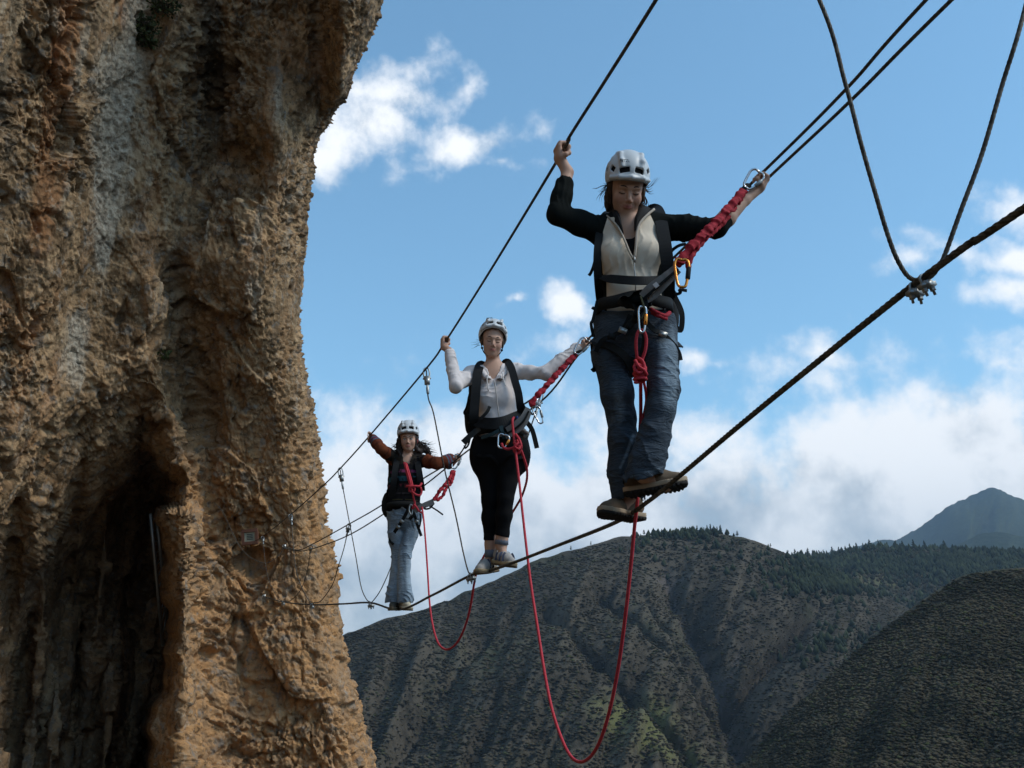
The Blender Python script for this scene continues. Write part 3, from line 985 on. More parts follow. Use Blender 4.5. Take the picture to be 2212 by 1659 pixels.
def tube_vf(pts, r, sides=8, cap=True):
    p, t, n, b = frames(pts)
    r = np.broadcast_to(np.asarray(r, float), (len(p),))
    a = np.arange(sides) * 2 * np.pi / sides
    ring = np.cos(a)[None, :, None] * n[:, None, :] + np.sin(a)[None, :, None] * b[:, None, :]
    v = (p[:, None, :] + ring * r[:, None, None]).reshape(-1, 3)
    i = np.arange(len(p) * sides).reshape(len(p), sides)
    j = np.roll(i, -1, axis=1)
    f = np.stack([i[:-1], j[:-1], j[1:], i[1:]], -1).reshape(-1, 4)
    if cap:
        v = np.concatenate([v, p[:1], p[-1:]])
        c0, c1 = len(v) - 2, len(v) - 1
        f = np.concatenate([f, np.stack([j[0], i[0], np.full(sides, c0), np.full(sides, c0)], -1), np.stack([i[-1], j[-1], np.full(sides, c1), np.full(sides, c1)], -1)])
    return v, f

class Bag:
    """collects shapes that make ONE part"""
    def __init__(self):
        self.v, self.f, self.n = [], [], 0
        self.flat = False
    def add(self, v, f):
        v = np.asarray(v, float); f = np.asarray(f)
        if f.shape[1] == 3:
            f = np.concatenate([f, f[:, 2:]], 1)
        self.v.append(v); self.f.append(f + self.n); self.n += len(v)
        return self
    def tube(self, pts, r, sides=8, smooth=0):
        if smooth: pts = catmull(pts, smooth)
        return self.add(*tube_vf(pts, r, sides))
    def ribbon(self, pts, width, thick, hint=(0, -1, 0), smooth=6, rag=0.0):
        self.flat = True
        thick = min(thick, .007)
        p = catmull(pts, smooth) if smooth else np.asarray(pts, float)
        t = np.gradient(p, axis=0)
        t /= np.linalg.norm(t, axis=1, keepdims=True) + 1e-12
        h = np.asarray(hint, float)
        sd_ = np.cross(t, h); sd_ /= np.linalg.norm(sd_, axis=1, keepdims=True) + 1e-9
        nn = np.cross(sd_, t)
        wd = np.broadcast_to(np.asarray(width, float), (len(p),)) / 2
        th = thick / 2
        if rag: p = p + nn * (rng.random((len(p), 1)) - .5) * rag
        vs = np.stack([p + sd_ * wd[:, None] + nn * th, p - sd_ * wd[:, None] + nn * th, p - sd_ * wd[:, None] - nn * th, p + sd_ * wd[:, None] - nn * th], 1).reshape(-1, 3)
        i = np.arange(len(p) * 4).reshape(-1, 4); j = np.roll(i, -1, axis=1)
        f = np.stack([i[:-1], j[:-1], j[1:], i[1:]], -1).reshape(-1, 4)
        f = np.concatenate([f, i[:1, ::-1], i[-1:]])
        return self.add(vs, f)
    def ball(self, c, r, seg=10):
        th = np.linspace(0, np.pi, seg)[:, None]; ph = np.arange(seg) * 2 * np.pi / seg
        r = np.broadcast_to(np.asarray(r, float), (3,))
        v = np.stack([np.sin(th) * np.cos(ph) * r[0], np.sin(th) * np.sin(ph) * r[1], np.cos(th) * np.ones_like(ph) * r[2]], -1).reshape(-1, 3) + np.asarray(c)
        i = np.arange(seg * seg).reshape(seg, seg); j = np.roll(i, -1, axis=1)
        return self.add(v, np.stack([i[:-1], i[1:], j[1:], j[:-1]], -1).reshape(-1, 4))
    def box(self, c, h, M=None):
        M = np.eye(3) if M is None else np.asarray(M)
        s = np.array([[x, y, z] for x in (-1, 1) for y in (-1, 1) for z in (-1, 1)], float) * np.asarray(h)
        f = [(0, 1, 3, 2), (4, 6, 7, 5), (0, 4, 5, 1), (2, 3, 7, 6), (0, 2, 6, 4), (1, 5, 7, 3)]
        return self.add(s @ M.T + np.asarray(c), f)
    def build(self, name, material, parent=None, smooth=True, attrs=None):
        return mesh_np(name, np.concatenate(self.v), np.concatenate(self.f), material, parent, smooth and not self.flat, attrs)

def basis(fwd, up=(0, 0, 1)):
    """columns: x = image right, y = back (away from fwd), z = up"""
    f = V3(fwd); f = f / np.linalg.norm(f)
    y = -f
    x = np.cross(y, V3(up)); x /= np.linalg.norm(x)
    z = np.cross(x, y)
    return np.stack([x, y, z], 1)

# ------------------------------------------------------------------ materials of the things
def weave(scale, strength, dist, var=0.25):
    def fn(N, bs):
        pos = N.new('ShaderNodeNewGeometry').outputs['Position']
        n = N.noise(pos, scale, 3, 0.6)
        n2 = N.noise(pos, 9, 4, 0.6)
        c = tuple(bs.inputs['Base Color'].default_value)[:3]
        lo = tuple(x * (1 - var) for x in c); hi = tuple(min(1, x * (1 + var)) for x in c)
        N.l.new(N.mix(N.m('MULTIPLY_ADD', n, .5, N.m('MULTIPLY', n2, .5)), lo, hi), bs.inputs['Base Color'])
        bump(N, bs, n, strength, dist)
    return fn
def skin_fn(N, bs):
    pos = N.new('ShaderNodeNewGeometry').outputs['Position']
    lip = N.new('ShaderNodeAttribute', attribute_name='lip').outputs['Fac']
    che = N.new('ShaderNodeAttribute', attribute_name='blush').outputs['Fac']
    n = N.noise(pos, 30, 4, .6)
    col = N.mix(n, (0.50, 0.285, 0.195), (0.60, 0.365, 0.255))
    col = N.mix(N.m('MULTIPLY', che, 0.55), col, (0.47, 0.20, 0.145))
    col = N.mix(N.m('MULTIPLY', lip, 0.9), col, (0.36, 0.105, 0.095))
    N.l.new(col, bs.inputs['Base Color'])
    bs.inputs['Subsurface Weight'].default_value = 0.0
    bump(N, bs, N.noise(pos, 160, 2, .5), .15, .002)
M_skin = mat('skin', (0.45, 0.27, 0.18), 0.55, spec=0.35, fn=skin_fn)
def jeans_fn(dark, light, seamc):
    def fn(N, bs):
        pos = N.new('ShaderNodeNewGeometry').outputs['Position']
        wr = N.new('ShaderNodeAttribute', attribute_name='worn').outputs['Fac']  # wear, plus highlights and crease shade put into the colour
        n = N.noise(pos, 260, 2, .6)
        n2 = N.noise(N.vm('MULTIPLY', pos, (14, 14, 5)), 1.0, 5, .6)
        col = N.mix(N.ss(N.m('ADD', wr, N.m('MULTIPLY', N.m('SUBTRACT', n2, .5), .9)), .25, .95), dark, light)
        col = N.mix(N.m('MULTIPLY', n, .35), col, seamc)
        N.l.new(col, bs.inputs['Base Color'])
        cr = N.noise(N.vm('MULTIPLY', pos, (16, 16, 48)), 1.0, 4, .55, .6, typ='RIDGED_MULTIFRACTAL') if False else N.m('ABSOLUTE', N.m('SUBTRACT', N.noise(N.vm('MULTIPLY', pos, (11, 11, 34)), 1.0, 4, .55, .8), .5))
        bump(N, bs, N.m('ADD', N.m('MULTIPLY', n, .06), N.m('MULTIPLY', cr, 1.6)), .55, .03)
    return fn
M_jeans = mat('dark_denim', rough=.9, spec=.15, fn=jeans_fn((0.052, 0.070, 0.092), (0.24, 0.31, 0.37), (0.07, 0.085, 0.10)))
M_jeans2 = mat('pale_denim', rough=.9, spec=.15, fn=jeans_fn((0.145, 0.195, 0.245), (0.34, 0.42, 0.49), (0.22, 0.26, 0.30)))
M_black = mat('black_knit', (0.010, 0.012, 0.012), .95, spec=.1, fn=weave(400, .4, .001))
M_legging = mat('black_legging', (0.007, 0.007, 0.008), .85, spec=.12, fn=weave(300, .2, .001, .3))
M_nylon = mat('black_nylon', (0.010, 0.011, 0.012), .7, spec=.2, fn=weave(220, .3, .001))
M_web = mat('black_webbing', (0.012, 0.013, 0.013), .75, spec=.2, fn=weave(300, .4, .001))
M_greyweb = mat('grey_webbing', (0.22, 0.21, 0.20), .8, fn=weave(300, .4, .001))
M_shirt = mat('undershirt', (0.012, 0.011, 0.012), .95, spec=.1)
def red_fn(N, bs):
    pos = N.new('ShaderNodeNewGeometry').outputs['Position']
    n = N.noise(pos, 55, 4, .6)
    N.l.new(N.mix(N.ss(n, .35, .65), (0.26, 0.012, 0.02), (0.48, 0.03, 0.045)), bs.inputs['Base Color'])
    bump(N, bs, N.noise(pos, 300, 2, .6), .5, .001)
M_redweb = mat('red_webbing', rough=.75, spec=.2, fn=red_fn)
def rope_fn(N, bs):
    pos = N.new('ShaderNodeNewGeometry').outputs['Position']
    v = N.voro(pos, 260.0, 'F1')
    N.l.new(N.mix(N.ss(v, .2, .6), (0.72, 0.075, 0.095), (0.50, 0.035, 0.05)), bs.inputs['Base Color'])
    bump(N, bs, v, .6, .001)
M_rope = mat('red_rope', rough=.7, spec=.25, fn=rope_fn)
def steel_fn(N, bs):
    pos = N.new('ShaderNodeNewGeometry').outputs['Position']
    n = N.noise(pos, 40, 5, .65)
    N.l.new(N.mix(N.ss(n, .35, .65), (0.045, 0.040, 0.033), (0.15, 0.135, 0.11)), bs.inputs['Base Color'])
    bump(N, bs, N.noise(pos, 300, 3, .6), .3, .001)
M_cable = mat('wire_rope', rough=.62, metal=0.35, spec=.35, fn=steel_fn)
M_zinc = mat('galvanised_steel', (0.33, 0.34, 0.33), .42, metal=.8, fn=weave(90, .3, .001, .4))
M_chrome = mat('polished_alloy', (0.62, 0.62, 0.62), .22, metal=1)
M_orange = mat('orange_alloy', (0.80, 0.30, 0.06), .25, metal=1)
M_helmet = mat('white_shell', (0.62, 0.64, 0.64), .38, spec=.5, fn=weave(60, .1, .0005, .08))
M_helmetin = mat('helmet_foam', (0.012, 0.012, 0.014), .8)
M_print = mat('dark_print', (0.02, 0.02, 0.025), .6)
def hair_fn(ca, cb):
    def fn(N, bs):
        pos = N.new('ShaderNodeNewGeometry').outputs['Position']
        N.l.new(N.mix(N.noise(N.vm('MULTIPLY', pos, (90, 90, 12)), 1, 3), ca, cb), bs.inputs['Base Color'])
    return fn
M_hair = mat('brown_hair', rough=.55, spec=.3, fn=hair_fn((0.028, 0.016, 0.010), (0.11, 0.062, 0.036)))
M_hair2 = mat('dark_hair', rough=.55, spec=.3, fn=hair_fn((0.010, 0.007, 0.006), (0.045, 0.026, 0.018)))
M_brow = mat('brow_hair', (0.03, 0.018, 0.012), .8)
M_eye = mat('eye_white', (0.62, 0.6, 0.57), .3)
M_iris = mat('iris', (0.02, 0.012, 0.008), .2)
M_lining = mat('collar_lining', (0.016, 0.015, 0.015), .95, fn=weave(200, .4, .001))

# ------------------------------------------------------------------ the three-wire bridge
def on_path(path, step=None):
    return catmull(path, 8)

def wire_rope(name, pts, radius, label, cat='cable', group=None, lobes=6, pitch=None, step_near=0.012, material=None):
    """laid wire rope: a six-lobed section that turns along its length; rings closer together near the viewer"""
    p = catmull(pts, 10)
    d = np.r_[0, np.cumsum(np.linalg.norm(np.diff(p, axis=0), axis=1))]
    s = [0.0]
    while s[-1] < d[-1]:
        q = np.array([np.interp(s[-1], d, p[:, k]) for k in range(3)])
        dist = np.linalg.norm(q)
        vis = q[1] > 0.5
        s.append(s[-1] + (max(step_near, 0.0022 * dist) * (radius / .008) ** .5 if vis else .15))
    s = np.array(s[:-1] + [d[-1]])
    P_ = np.stack([np.interp(s, d, p[:, k]) for k in range(3)], 1)
    c, t, n, b = frames(P_)
    per = 4
    m = lobes * per
    a = np.arange(m) * 2 * np.pi / m
    prof = radius * (1 + 0.30 * np.abs(np.cos(a * lobes / 2)) - 0.18)
    pitch = pitch or radius * 17
    tw = s[:, None] * 2 * np.pi / pitch
    ang = a[None, :] + tw
    v = c[:, None, :] + (np.cos(ang)[..., None] * n[:, None, :] + np.sin(ang)[..., None] * b[:, None, :]) * prof[None, :, None]
    i = np.arange(len(s) * m).reshape(len(s), m)
    j = np.roll(i, -1, axis=1)
    f = np.stack([i[:-1], j[:-1], j[1:], i[1:]], -1).reshape(-1, 4)
    o = mesh_np(name, v.reshape(-1, 3), f, material or M_cable)
    return tag(o, label, cat, group)

A_L = P(543, 1172, 19.6)
handL = [A_L, P(567, 1159, 18.6), P(627, 1112, 14.6), P(698, 1049, 11.6), P(733, 1014, 10.5), P(796, 944, 9.46), P(920, 797, 7.6), P(962, 738, 7.0),
         P(1060, 583, 5.9), P(1213, 331, 4.38), P(1229, 297, 4.25), P(1310, 170, 3.75), P(1417, 0, 3.2)]
d_ = (handL[-1] - handL[-3]).normalized()
handL += [handL[-1] + d_ * 2.0 + Vector((0, 0, .02)), Vector((2.0, -2.0, 2.65)), Vector((2.6, -4.3, 2.9))]
BOLT_R = P(613, 1180, 19.4)
handA = [BOLT_R, P(643, 1188, 17.0), P(672, 1177, 15.2), P(756, 1131, 12.2), P(817, 1096, 11.0), P(917, 1032, 10.0), P(985, 989, 9.42), P(1030, 934, 8.75),
         P(1165, 850, 7.6), P(1262, 741, 7.0), P(1420, 590, 5.75), P(1655, 365, 4.45), P(1830, 190, 3.72), P(2000, 0, 3.2)]
handB = [BOLT_R + Vector((0, 0, -.04)), P(653, 1190, 16.4), P(709, 1174, 13.8), P(759, 1153, 12.1), P(820, 1116, 11.0), P(916, 1049, 10.0), P(1022, 965, 8.8),
         P(1170, 866, 7.6), P(1264, 750, 7.0), P(1440, 590, 5.7), P(1665, 379, 4.45), P(1840, 215, 3.66), P(2055, 0, 3.1)]
for h_, e_ in ((handA, Vector((3.3, -4.3, 2.8))), (handB, Vector((3.35, -4.3, 2.6)))):
    d_ = (h_[-1] - h_[-3]).normalized()
    h_ += [h_[-1] + d_ * 2.0, e_ + Vector((-.7, 2.3, -.15)), e_]
footC = [P(569, 1288, 19.3), P(611, 1300, 17.6), P(672, 1306, 14.0), P(740, 1304.5, 12.0), P(800, 1302, 10.5), P(862, 1317, 9.46), P(935, 1285, 8.3), P(1016, 1243, 7.35),
         P(1062, 1231, 7.0), P(1110, 1215, 6.6), P(1200, 1180, 5.9), P(1330, 1128, 4.8), P(1400, 1083, 4.45), P(1462, 1033, 4.15), P(1600, 917, 3.6), P(1780, 770, 3.06), P(1965, 622, 2.62), P(2010, 588, 2.54), P(2100, 522, 2.38), P(2212, 450, 2.2)]
d_ = (footC[-1] - footC[-3]).normalized()
footC += [footC[-1] + d_ * 1.6, Vector((2.2, -1.6, 1.25)), Vector((2.7, -4.2, 1.35))]
wire_rope('hand_cable', handL, 0.0070, 'twisted steel hand cable that all three climbers grip at the cliff side', group='cables of the wire bridge')
wire_rope('hand_cable', handA, 0.0070, 'upper of the two twisted steel cables held in the climbers outer hands', group='cables of the wire bridge')
wire_rope('hand_cable', handB, 0.0070, 'lower of the two twisted steel cables held in the climbers outer hands', group='cables of the wire bridge')
wire_rope('foot_cable', footC, 0.0092, 'thick twisted steel cable the three climbers stand on', group='cables of the wire bridge')

def clip(e, c, axis, down, s=1.0):
    """wire rope clip: forged saddle, U-bolt and two nuts, under a cable that runs along axis"""
    A = np.array(axis, float); A /= np.linalg.norm(A)
    D = np.array(down, float); D -= A * np.dot(A, D); D /= np.linalg.norm(D)
    S = np.cross(A, D)
    c = np.array(c, float)
    r = .0145 * s
    k = Bag()
    arc = [c + S * r * math.cos(t) - D * r * math.sin(t) for t in np.linspace(0, math.pi, 9)]
    k.tube([c + S * r + D * .055 * s] + arc + [c - S * r + D * .055 * s], .0045 * s, 8)
    k.build('u_bolt', M_zinc, e)
    k = Bag()
    k.box(c + D * .022 * s, (.012 * s, .007 * s, .026 * s), np.stack([A, D, S], 1))
    k.box(c + D * .015 * s, (.009 * s, .008 * s, .012 * s), np.stack([A, D, S], 1))
    k.tube([c + D * .02 * s - A * .017 * s, c + D * .02 * s + A * .017 * s], .013 * s, 8)
    k.build('saddle', M_zinc, e)
    for sg in (1, -1):
        q = c + S * r * sg
        k = Bag()
        k.tube([q + D * .030 * s, q + D * .041 * s], .0095 * s, 6)
        k.build('nut', M_zinc, e, smooth=False)

def clamp(pt, axis, label, s=1.0, dn=(0, 0.1, -1)):
    e = empty('cable_clamp', pt, label, 'clamp', 'clamps under the foot cable')
    A = Vector(axis).normalized()
    bpy.context.view_layer.update()
    clip(e, Vector(pt) - A * .026 * s, A, dn, s)
    clip(e, Vector(pt) + A * .026 * s, A, Vector(dn) + Vector((.25, 0, 0)), s)
    return e

def fitting(e, top, below, s=1.0):
    """shackle over the hand cable, a link plate and the swaged ferrule of the hanger"""
    top = Vector(top); d = (Vector(below) - top).normalized()
    x = Vector((1, 0, 0)); x = (x - d * x.dot(d)).normalized()
    k = Bag()
    k.tube([top + x * .018 * s + d * .07 * s, top + x * .022 * s + d * .02 * s, top + x * .012 * s - d * .016 * s, top - x * .012 * s - d * .016 * s, top - x * .022 * s + d * .02 * s, top - x * .018 * s + d * .07 * s], .0055 * s, 8, 5)
    k.build('shackle', M_zinc, e)
    k = Bag()
    y = d.cross(x)
    k.box(top + d * .085 * s, (.020 * s, .008 * s, .034 * s), np.stack([x, y, d], 1))
    k.tube([top - x * .03 * s + d * .07 * s, top + x * .03 * s + d * .07 * s], .006 * s, 6)
    k.build('link_plate', M_zinc, e)
    k = Bag()
    k.tube([top + d * .11 * s, top + d * .135 * s, top + d * .15 * s, top + d * .19 * s, top + d * .20 * s], np.array([.008, .008, .011, .011, .006]) * s, 8)
    k.build('ferrule', M_zinc, e)

def hanger(name_label, left, right, group='hanger loops between hand cables and foot cable', s=1.0, r=.0055, topL=True, topR=True):
    """one thin cable that drops from one hand cable, runs through the clamp and climbs to the other"""
    base = left[-1]
    e = empty('hanger_cable', base, name_label, 'cable', group)
    bpy.context.view_layer.update()
    o = wire_rope('wire_loop', left + right, r, None, None, step_near=.012)
    del_keys = [k for k in ('label', 'category') if k in o]
    for k in del_keys: del o[k]
    o.parent = e
    o.matrix_parent_inverse = e.matrix_basis.inverted()
    if topL: fitting(e, left[0], left[1], s)
    if topR: fitting(e, right[-1], right[-2], s)
    return e
def PL(lst, Y0, Y1=None):
    n = len(lst)
    return [P(u, v, Y0 + ((Y1 if Y1 is not None else Y0) - Y0) * i / max(1, n - 1)) for i, (u, v) in enumerate(lst)]

h1L = [Vector((.727, 2.6, 2.56))] + PL([(1770, 0), (1826, 180), (1860, 310), (1891, 418), (1918, 508), (1941, 566), (1968, 602)], 2.6)
h1R = PL([(2004, 601), (2022, 585), (2040, 553), (2076, 454), (2121, 333), (2166, 180), (2212, 27)], 2.56, 2.45) + [Vector((1.66, 2.6, 2.44))]
hanger('nearest hanger loop, a thick V of wire above the big clamp in open sky', h1L, h1R, r=.0060)
clamp(P(1985, 612, 2.58), footC[17] - footC[15], 'largest cable clamp with four hanging bolts, nearest the viewer', .88)
h2L = PL([(921, 800), (925, 858), (937, 895), (960, 1012), (984, 1112), (1000, 1190), (1011, 1233), (1016, 1238)], 7.66, 7.35)
h2R = PL([(1021, 1238), (1040, 1215), (1080, 1120), (1115, 1030), (1142, 937), (1161, 880), (1168, 852)], 7.4, 7.6)
hanger('hanger loop between the girl in red stripes and the woman in the white hoodie', h2L, h2R, s=1.05, r=.0052)
clamp(P(1017, 1244, 7.33), footC[8] - footC[6], 'cable clamp just behind the white trainers of the hooded climber', .95)
h3L = PL([(735, 1015), (740, 1049), (756, 1135), (768, 1199), (780, 1267), (792, 1295), (800, 1300)], 10.55, 10.5)
h3R = PL([(804, 1300), (822, 1275), (844, 1226), (851, 1197), (872, 1090), (890, 1050)], 10.5, 10.2)
hanger('hanger loop that passes behind the jeans of the farthest climber', h3L, h3R, s=1.05, r=.0052, topR=False)
clamp(P(801, 1304, 10.48), footC[5] - footC[3], 'cable clamp beside the farthest climber, against the clouds', .95)
h4L = PL([(627, 1113), (630, 1130), (634, 1184), (640, 1233), (652, 1269), (667, 1297), (672, 1304)], 14.6, 14.0)
h4R = PL([(678, 1302), (694, 1297), (718, 1263), (730, 1226), (743, 1184), (754, 1134)], 14.0, 12.3)
hanger('second hanger loop from the cliff, crossing its lit edge', h4L, h4R, s=1.05, r=.006)
clamp(P(673, 1307, 13.98), footC[3] - footC[1], 'cable clamp on the foot cable against ochre rock, second from the anchor', 1.0)
h5L = PL([(567, 1160), (569, 1175), (573, 1215), (580, 1251), (593, 1280), (605, 1296)], 18.5, 17.8)
h5R = PL([(616, 1299), (628, 1297), (650, 1273), (664, 1232), (672, 1179)], 17.5, 15.3)
hanger('hanger loop closest to the cliff anchors', h5L, h5R, s=1.05, r=.006)
clamp(P(611, 1301, 17.58), footC[2] - footC[0], 'cable clamp nearest to the rock anchor of the foot cable', 1.0)

# anchors in the rock, the slack safety wire and the small framed plate
def anchor(pt, label, s=1.0):
    e = empty('rock_anchor', pt, label, 'anchor', 'steel anchors in the rock')
    bpy.context.view_layer.update()
    p = Vector(pt)
    k = Bag(); k.box(p + Vector((0, .05, 0)), (.05 * s, .012, .07 * s)); k.build('plate', M_zinc, e)
    k = Bag()
    k.tube([p + Vector((0, .5, 0)), p + Vector((0, -.02, 0))], .016 * s, 8)
    k.tube([p + Vector((.035 * s * math.cos(t), -.03, .035 * s * math.sin(t))) for t in np.linspace(0, 6.28, 13)], .01 * s, 6)
    k.build('eye_bolt', M_zinc, e)
    return e
anchor(A_L, 'steel anchor of the cliff side hand cable, under the small plaque', .55)
anchor(BOLT_R, 'steel anchor where the two outer hand cables meet the rock', .6)
anchor(P(569, 1288, 19.3), 'steel anchor of the foot cable, lowest on the ochre rock', .55)
anchor(P(463, 1086, 19.4), 'small steel bolt above the pinnacle where the slack wire starts', .5)
slack = PL([(463, 1086), (481, 1106), (510, 1167), (530, 1195), (552, 1210), (577, 1216), (603, 1199), (613, 1182)], 18.9, 19.1)
wire_rope('safety_wire', slack, .007, 'thin slack wire drooping across the rock beside the pinnacle', group=None, step_near=.03)
def plaque():
    c = P(540, 1160, 19.35)
    e = empty('plaque', c, 'small wooden framed plaque fixed to the cliff beside the hand cable anchor', 'plaque')
    bpy.context.view_layer.update()
    M = np.array(Matrix.Rotation(R(-6), 3, 'Y'))
    w_, h_ = .125, .115
    M_wood_ = mat('red_brown_wood', (0.13, 0.055, 0.032), .6)
    fr = Bag()
    for (cx, cz, hw, hh) in ((0, h_, w_ + .02, .028), (0, -h_, w_ + .02, .028), (-w_, 0, .026, h_ - .03), (w_, 0, .026, h_ - .03)):
        o = M @ np.array((cx, 0, cz))
        fr.box(np.array(c) + o, (hw, .04, hh), M)
    fr.build('frame', M_wood_, e, smooth=False)
    b_ = Bag(); b_.box(np.array(c) + np.array((0, .012, 0)), (w_, .02, h_), M); b_.build('panel', mat('plaque_panel', (0.36, 0.36, 0.26), .6), e, smooth=False)
    b_ = Bag()
    for zz_ in (.045, .015, -.015, -.045):
        b_.box(np.array(c) + M @ np.array((0.0, -.012, zz_)), (.055, .004, .006), M)
    b_.build('lettering', M_print, e, smooth=False)
plaque()
def ladder():
    """old metal ladder standing in the mouth of the cave"""
    a0, a1 = P(325, 1110, 20.2), P(352, 1395, 21.6)
    b0, b1 = P(338, 1118, 20.4), P(362, 1345, 21.6)
    e = empty('ladder', a1, 'narrow pale metal ladder rising out of the dark cave beside the pinnacle', 'ladder')
    bpy.context.view_layer.update()
    for p0, p1 in ((a0, a1), (b0, b1)):
        k = Bag(); k.tube([p0, p1], .035, 8); k.build('rail', M_zinc, e)
    for i in range(11):
        t = .03 + i * .09
        k = Bag(); k.tube([a0.lerp(a1, t), b0.lerp(b1, t)], .014, 6); k.build('rung', M_zinc, e)
ladder()

def shrub(c, r, n, seed, label, flat=.6):
    e = empty('shrub', c, label, 'plant', 'plants rooted in the cliff')
    bpy.context.view_layer.update()
    r2 = np.random.default_rng(seed)
    st = Bag(); lf = Bag(); tint = []
    for k in range(n // 14 + 3):
        d = r2.normal(size=3); d[1] = -abs(d[1]); d /= np.linalg.norm(d)
        st.tube([Vector(c) + Vector((0, .3, 0)), Vector(c) + Vector(d) * r * .6], .006, 4)
    st.build('stem', M_bark, e)
    V_, F_ = [], []
    for k in range(n):
        d = r2.normal(size=3); d /= np.linalg.norm(d)
        p = np.array(c) + d * r * r2.random() ** .5 * np.array([1, .7, flat])
        a_ = r2.normal(size=3); a_ /= np.linalg.norm(a_)
        b_ = np.cross(a_, r2.normal(size=3)); b_ /= np.linalg.norm(b_)
        L, W = .07 * (.6 + r2.random()), .022
        lf.add([p, p + a_ * L * .5 + b_ * W, p + a_ * L, p + a_ * L * .5 - b_ * W], np.array([[0, 1, 2, 3]]))
        tint += [r2.random()] * 4
    lf.build('foliage', M_leaf, e, smooth=False, attrs={'tint': np.array(tint)})
M_leaf = mat('shrub_leaves', rough=.8, fn=leaf_nodes((0.025, 0.040, 0.014), (0.065, 0.085, 0.028), (0.10, 0.12, 0.04)))
def cliff_at(u, v, off=0.0):
    i = np.argmin(np.abs(rows - v)); j = np.argmin(np.abs(U[i] - u))
    p = pf2.reshape(nr, nc, 3)[i, j]
    d = -p / np.linalg.norm(p)
    return Vector(p + d * off)
shrub(cliff_at(318, 50, .1), .28, 330, 3, 'largest dark green plant in a pocket high on the pale streak', .9)
shrub(cliff_at(324, 84, .1), .20, 170, 5, 'small green tuft just beneath the largest cliff plant', .5)
shrub(cliff_at(362, 8, .1), .30, 260, 7, 'grey green bush at the top of the cliff, right of the pale streak', .6)
shrub(cliff_at(368, 762, .1), .16, 90, 9, 'tiny moss tuft in the brown middle of the cliff', .5)

# ------------------------------------------------------------------ people
def rotm(yaw, pitch, roll=0.0):
    """head frame: x image right, y away from the viewer, z up; pitch > 0 looks down, yaw > 0 turns to image right"""
    return np.array((Matrix.Rotation(R(yaw), 3, 'Z') @ Matrix.Rotation(R(pitch), 3, 'X') @ Matrix.Rotation(R(roll), 3, 'Y')), np.float32)

